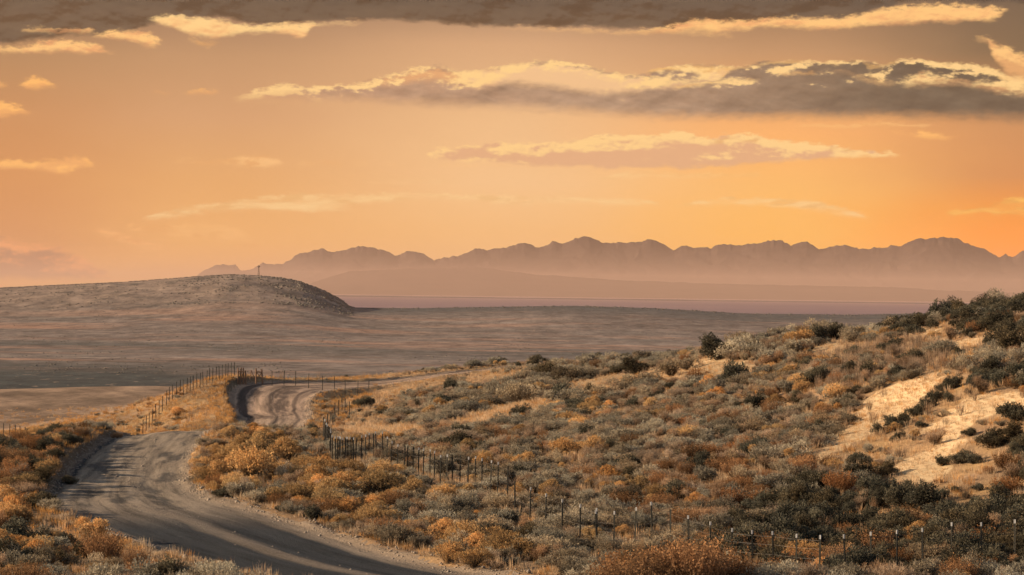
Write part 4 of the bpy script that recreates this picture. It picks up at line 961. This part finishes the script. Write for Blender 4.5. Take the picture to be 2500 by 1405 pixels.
STUFF_LABEL = {'sagebrush': 'grey-green sagebrush cover spread thinly over the far slope and crest', 'grass': 'pale dry bunch grass covering the open ground between the shrubs', 'golden_grass': 'golden dry grass along the road verges and left bank',
               'russet_shrub': 'russet brush cover on the far slopes', 'dry_shrub': 'dry tan brush cover spread over the far slope', 'dark_shrub': 'dark brush cover on the far slopes', 'rabbitbrush': 'golden rabbitbrush cover far up the slope', 'tall_dry_weed': 'tall pale dry weed stalks standing on the slope'}
LIMIT = 300
for nm, pts in placed.items():
    if not pts: continue
    A = np.array([(p[0], p[1]) for p in pts]); z = ground_z(A[:, 0], A[:, 1]) - 0.02
    PX, PY = pixv(np.column_stack([A, z]))
    size = np.array([SHW.get(nm, 1.0) * p[2] / p[1] * F for p in pts])
    inv = (PX > -20) & (PX < 2520) & (PY < 1440) & (PY > 650)
    if nm in ('grass', 'golden_grass'):
        nv = len(SPEC[nm]); srcs = []
        for v in range(nv):
            q = bpy.data.objects.new('grass_tuft', SPEC[nm][v][0]); COL.objects.link(q)
            j = [i for i in range(len(pts)) if inv[i] and pts[i][3] == v][v * 5 + 3]; q.location = (A[j, 0], A[j, 1], z[j]); srcs.append(q)
            tag(q, '%s grass tuft standing in %s' % (['pale', 'straw-coloured', 'short pale'][v] if nm == 'grass' else ['golden', 'tall golden'][v], 'the bunch grass between shrubs' if nm == 'grass' else 'the golden verge grass'), 'grass tuft')
        gn_scatter('grass_cover' if nm == 'grass' else 'golden_grass_cover', srcs, [(p[0], p[1], zz, p[2], p[3]) for p, zz in zip(pts, z)], STUFF_LABEL[nm])
        continue
    score = np.where(inv, size, -1); order = np.argsort(-score)
    lim = LIMIT if nm != 'tall_dry_weed' else 120
    ind = [i for i in order[:lim] if score[i] > 0]
    # every variant must be there to serve the cover as its source
    srcs = [None] * len(SPEC[nm])
    for i in ind:
        x, y, s, v = pts[i]; me, sm = SPEC[nm][v]
        o = bpy.data.objects.new(nm, me); COL.objects.link(o); o.location = (x, y, z[i]); o.rotation_euler = (0, 0, RNG.uniform(0, 6.283)); o.scale = (s, s, s * RNG.uniform(0.88, 1.1))
        c = bpy.data.objects.new('stems', sm); COL.objects.link(c); c.parent = o
        tn = TINTS[int(RNG.integers(0, 5))]; o.color = (tn[1], (tn[1] + tn[2]) / 2, tn[2], 1)
        tag(o, None, 'weed' if nm == 'tall_dry_weed' else 'shrub', '%s %s' % (nm.replace('_', ' '), area_phrase(PX[i], PY[i])))
        INDIV.append(dict(o=o, nm=nm, size=size_word(size[i]), tint=tn[0], area=area_phrase(PX[i], PY[i]), xy=(x, y), px=(PX[i], PY[i])))
        if srcs[v] is None: srcs[v] = o
    rest = [(pts[i][0], pts[i][1], z[i], pts[i][2], pts[i][3]) for i in range(len(pts)) if i not in set(ind)]
    if rest and nm != 'tall_dry_weed' or len(rest) > 0: gn_scatter(nm + '_cover', srcs, rest, STUFF_LABEL[nm])
    print(nm, len(pts), 'individual', len(ind))

# ------------------------------------------------------------------ fences
M_POST, _t, _o = material('post_paint'); principled(_t, _o, _t.mix(_t.noise(_t.n.new('ShaderNodeTexCoord').outputs['Object'], 9, 4), (0.03, 0.036, 0.03), (0.085, 0.07, 0.05)), 0.6, 0.3)
M_TIP, _t, _o = material('white_paint'); principled(_t, _o, _t.mix(_t.noise(_t.n.new('ShaderNodeTexCoord').outputs['Object'], 30, 3), (0.42, 0.41, 0.39), (0.66, 0.65, 0.62)), 0.5, 0.3)
M_WIRE, _t, _o = material('wire_steel'); principled(_t, _o, (0.10, 0.085, 0.07), 0.6, 0.3)
M_WOOD, _t, _o = material('weathered_wood'); principled(_t, _o, _t.mix(_t.noise(_t.n.new('ShaderNodeTexCoord').outputs['Object'], 12, 5), (0.10, 0.05, 0.03), (0.36, 0.22, 0.14)), 0.9, 0.1)
def tprofile(w=0.030, z0=0.0, z1=1.0):
    pr = [(-w, 0.006), (-w, -0.006), (-0.007, -0.006), (-0.007, -0.042), (0.007, -0.042), (0.007, -0.006), (w, -0.006), (w, 0.006)]
    V = [(x, y, z) for z in (z0, z1) for x, y in pr]; n = 8
    Fc = [(i, (i + 1) % n, n + (i + 1) % n, n + i) for i in range(n)] + [tuple(range(n - 1, -1, -1)), tuple(range(n, 2 * n))]
    return V, Fc
def bar(V, Fc, p, q, r=0.05, n=6, r2=None):
    p = Vector(p); q = Vector(q); d = (q - p).normalized(); s = d.cross(Vector((0.3, 0.9, 0.2))).normalized(); u = d.cross(s); k = len(V); r2 = r if r2 is None else r2
    for e, rr in ((p, r), (q, r2)):
        for i in range(n): V.append(tuple(e + (s * math.cos(6.28318 * i / n) + u * math.sin(6.28318 * i / n)) * rr))
    for i in range(n): Fc.append((k + i, k + (i + 1) % n, k + n + (i + 1) % n, k + n + i))
    Fc.append(tuple(k + i for i in range(n - 1, -1, -1))); Fc.append(tuple(k + n + i for i in range(n)))
def build_fence(tops, label, h=1.3, white=0.6, wires=(0.3, 0.6, 0.9, 1.15), wide=1.0, lo=60, hi=430, allwhite=False):
    pts = []
    for px, py in tops:
        p = hit(px, py, h, lo, hi)
        if p is not None: POSTFEET.append(pix(*p))
        if p is not None: pts.append(p)
    if not pts: return
    root = bpy.data.objects.new('wire_fence', None); COL.objects.link(root); root.location = tuple(pts[0]); tag(root, label, 'fence', 'wire fences on steel posts')
    b = np.array(pts[0])
    for p in pts:
        lean = (random.gauss(0, 0.02), random.gauss(0, 0.02)); rz = random.uniform(-0.6, 0.6)
        V, Fc = tprofile(0.025 * wide, -0.3, h - 0.12); o = mesh_obj('post', V, Fc, [M_POST], root); o.location = tuple(p - b); o.rotation_euler = (lean[0], lean[1], rz)
        w = random.random() < white
        V, Fc = tprofile(0.028 * wide, h - 0.119, h); t = mesh_obj('post_tip', V, Fc, [M_TIP if w else M_POST], o)
        if w: t['label'] = 'white painted tip'
    order = pts
    V = []; Fc = []
    for wz in wires:
        for p, q in zip(order[:-1], order[1:]):
            if np.linalg.norm((p - q)[:2]) < 40: bar(V, Fc, p - b + np.array([0, 0, wz]), q - b + np.array([0, 0, wz]), 0.0045, 3)
    if V: mesh_obj('wire', V, Fc, [M_WIRE], root)
    return root
build_fence(c2([(175,630),(204,600),(231,580),(256,550),(290,515),(316,485),(346,455),(380,410),(405,385),(433,370),(467,350),(498,338),(528,340),(558,335),(587,325),(614,315),(645,305),(673,295),(702,285),(731,270),(755,250),(783,245),(813,235),(842,225),(866,217),(896,205),(917,195),(945,187),(974,180)]),
            'dark wire fence climbing the left bank towards the far road crest', 1.25, 0.0, wide=1.1, lo=195)
build_fence(c2([(1302,190),(1406,195),(1507,200),(1621,212),(1741,225),(1845,236),(1939,240),(2049,244),(2145,246)]), 'sparse wire fence crossing the skyline behind the far road curve', 1.3, 0.0, wide=1.2, lo=225)
build_fence([(x / 2.578, 860 + y / 2.578) for x, y in [(-60,446),(-20,448),(25,450),(60,455),(97,460),(128,465),(157,472)]], 'short dark wire fence behind the russet brush at the field edge', 1.25, 0.0, wide=1.1, lo=200)
build_fence(c3([(260,225),(230,205),(210,200),(185,215),(163,235),(152,268),(143,282),(128,295),(108,310)]), 'short dark wire fence running from the fence corner up to the far road', 1.25, 0.15, wide=1.1, lo=150)
build_fence(c3([(82,335),(87,345),(91,352),(96,362),(101,372),(107,380),(113,392),(120,400),(127,410),(133,428),(145,455)]), 'crowded line of white-topped posts at the fence corner seen end on', 1.3, 0.8, wide=1.1)
build_fence(low, 'long wire fence of white-topped steel posts crossing the foreground brush', 1.32, 0.75, wide=1.15)

def brace(posts, rails, diag, label, dist=None):
    """wooden fence brace: posts [(px, top, foot)], rails and diagonals between them"""
    base = hit(posts[0][0], posts[0][2], 0, 225)
    if base is None: base = hit(posts[0][0], posts[0][2] + 9, 0, 225)
    root = bpy.data.objects.new('fence_brace', None); COL.objects.link(root); root.location = tuple(base); tag(root, label, 'fence brace', 'wooden fence braces')
    D = base[1]
    def W(px, py): a, b = ab(px, py); return np.array([a * D / F, D, CZ + b * D / F]) - base
    for px0, t, px1, f in posts_full(posts):
        V = []; Fc = []; bar(V, Fc, W(px1, f) - np.array([0, 0, 0.3]), W(px0, t), 0.075, 7, 0.06); mesh_obj('post', V, Fc, [M_WOOD], root)
    for (x0, y0, x1, y1) in rails:
        V = []; Fc = []; bar(V, Fc, W(x0, y0) + np.array([0, -0.1, 0]), W(x1, y1) + np.array([0, -0.1, 0]), 0.055, 6); mesh_obj('rail', V, Fc, [M_WOOD], root)
    for (x0, y0, x1, y1) in diag:
        V = []; Fc = []; bar(V, Fc, W(x0, y0) + np.array([0, 0.1, 0]), W(x1, y1) + np.array([0, 0.1, 0]), 0.03, 5); mesh_obj('diagonal', V, Fc, [M_WOOD], root)
def posts_full(P): return [(p[0], p[1], (p[3] if len(p) > 3 else p[0]), p[2]) for p in P]
brace([(581,899,931),(589,898,931,586),(594,898,931),(599,905,931,600)], [(581,907,597,908)], [(582,909,594,929),(594,909,587,929)], 'weathered brown fence brace of four posts left of the gate gap')
brace([(625,900,929),(639,901,929,641)], [(625,908,640,909)], [(626,910,640,926),(639,910,627,926),(613,903,610,927),(613,905,622,926)], 'weathered brown fence brace with crossed diagonals right of the gate gap')

# ------------------------------------------------------------------ windmill on the far hill
def windmill():
    a, b = ab(631.5, 674); D = RD - 5; x = a * D / F; z = ground_z(np.array([x]), np.array([D]))[0]; H = 25 / F * D
    root = bpy.data.objects.new('windmill', None); COL.objects.link(root); root.location = (x, D, z); tag(root, 'tiny dark farm windmill on a lattice tower on top of the far hill', 'windmill')
    V = []; Fc = []
    for sx in (-1, 1):
        for sy in (-1, 1): bar(V, Fc, (sx * 1.1, sy * 1.1, -0.8), (sx * 0.22, sy * 0.22, H - 1.2), 0.13, 4)
    for k in range(5):
        f0, f1 = k / 5, (k + 1) / 5; w0 = 1.1 - 0.88 * f0; w1 = 1.1 - 0.88 * f1; z0 = (H - 1.2) * f0; z1 = (H - 1.2) * f1
        for s in (-1, 1):
            bar(V, Fc, (-w0, s * w0, z0), (w1, s * w1, z1), 0.05, 3); bar(V, Fc, (w0, s * w0, z0), (-w1, s * w1, z1), 0.05, 3); bar(V, Fc, (s * w0, -w0, z0), (s * w1, w1, z1), 0.05, 3)
    mesh_obj('tower', V, Fc, [M_POST], root)
    V = []; Fc = []; n = 14
    for k in range(n):
        an = 6.28318 * k / n; c, s = math.cos(an), math.sin(an); c2_, s2_ = math.cos(an + 0.3), math.sin(an + 0.3); i = len(V)
        V += [(0.25 * c, -0.7, H - 0.9 + 0.25 * s), (1.45 * c, -0.75, H - 0.9 + 1.45 * s), (1.45 * c2_, -0.6, H - 0.9 + 1.45 * s2_), (0.25 * c2_, -0.62, H - 0.9 + 0.25 * s2_)]; Fc.append((i, i + 1, i + 2, i + 3))
    bar(V, Fc, (0, -0.85, H - 0.9), (0, 0.1, H - 0.9), 0.18, 8); mesh_obj('wheel', V, Fc, [M_POST], root)
    V = []; Fc = []; bar(V, Fc, (0, 0, H - 0.9), (0.9, 2.0, H - 0.9), 0.06, 4); i = len(V)
    V += [(0.9, 1.9, H - 1.4), (1.4, 2.9, H - 1.6), (1.4, 2.9, H - 0.2), (0.9, 1.9, H - 0.4)]; V += [(v[0] + 0.04, v[1], v[2]) for v in V[i:i + 4]]
    Fc += [(i, i + 1, i + 2, i + 3), (i + 7, i + 6, i + 5, i + 4), (i, i + 4, i + 5, i + 1), (i + 1, i + 5, i + 6, i + 2), (i + 2, i + 6, i + 7, i + 3), (i + 3, i + 7, i + 4, i)]
    mesh_obj('tail_vane', V, Fc, [M_POST], root)
windmill()

# ------------------------------------------------------------------ rocks and brush on the far hill
def far_cover():
    rng = np.random.default_rng(77); V = []; T = []
    phi = (1 + 5 ** 0.5) / 2
    ico = np.array([(-1,phi,0),(1,phi,0),(-1,-phi,0),(1,-phi,0),(0,-1,phi),(0,1,phi),(0,-1,-phi),(0,1,-phi),(phi,0,-1),(phi,0,1),(-phi,0,-1),(-phi,0,1)]) / 1.9
    it = np.array([(0,11,5),(0,5,1),(0,1,7),(0,7,10),(0,10,11),(1,5,9),(5,11,4),(11,10,2),(10,7,6),(7,1,8),(3,9,4),(3,4,2),(3,2,6),(3,6,8),(3,8,9),(4,9,5),(2,4,11),(6,2,10),(8,6,7),(9,8,1)])
    spots = []
    for _ in range(9000):
        a = rng.uniform(-1300, -385); y = rng.uniform(3000, 3640)
        if a > -620: dens = 1.0
        elif a > -820: dens = 0.35
        else: dens = 0.10
        x = a * y / F
        q = float(fbm(np.array([x / 45]), np.array([y / 30]), 4, 120)[0]); dens *= 1.6 if q > 0.06 else 0.12
        if y > 3560: dens = max(dens, 0.75)
        if rng.random() < dens: spots.append((x, y, rng.uniform(0.4, 0.95) * (1.7 if a > -600 and rng.random() < 0.5 else 1.2)))
    for _ in range(420):
        a = rng.uniform(-400, 1150); y = rng.uniform(3450, 3610); spots.append((a * y / F, y, rng.uniform(0.4, 1.3)))
    for _ in range(5000):
        a = rng.uniform(-1300, 1300); y = 1200 * math.exp(rng.uniform(0, 0.95)); x = a * y / F
        if float(fbm(np.array([x / 45]), np.array([y / 160]), 3, 121)[0]) > 0.10: spots.append((x, y, rng.uniform(0.25, 0.6)))
    S = np.array(spots); z = ground_z(S[:, 0], S[:, 1])
    for k, (x, y, s) in enumerate(S):
        q = ico * s * rng.uniform(0.7, 1.3, (12, 1)) * np.array([1.3, 1.3, 0.8]); V.append(q + np.array([x, y, z[k] + 0.1 * s])); T.append(it + 12 * k)
    m, t, out = material('far_brush_leaf'); geo = t.n.new('ShaderNodeNewGeometry')
    principled(t, out, t.mix(t.noise(geo.outputs['Position'], 0.3, 3), (0.095, 0.10, 0.088), (0.19, 0.16, 0.125)), 0.95, 0.05)
    o = mesh_obj('far_brush', np.concatenate(V), np.concatenate(T), [m]); tag(o, 'scattered dark brush and rocks over the far hill and plain', None, None, 'stuff')
far_cover()
label_all()
print('objects', len(bpy.data.objects))
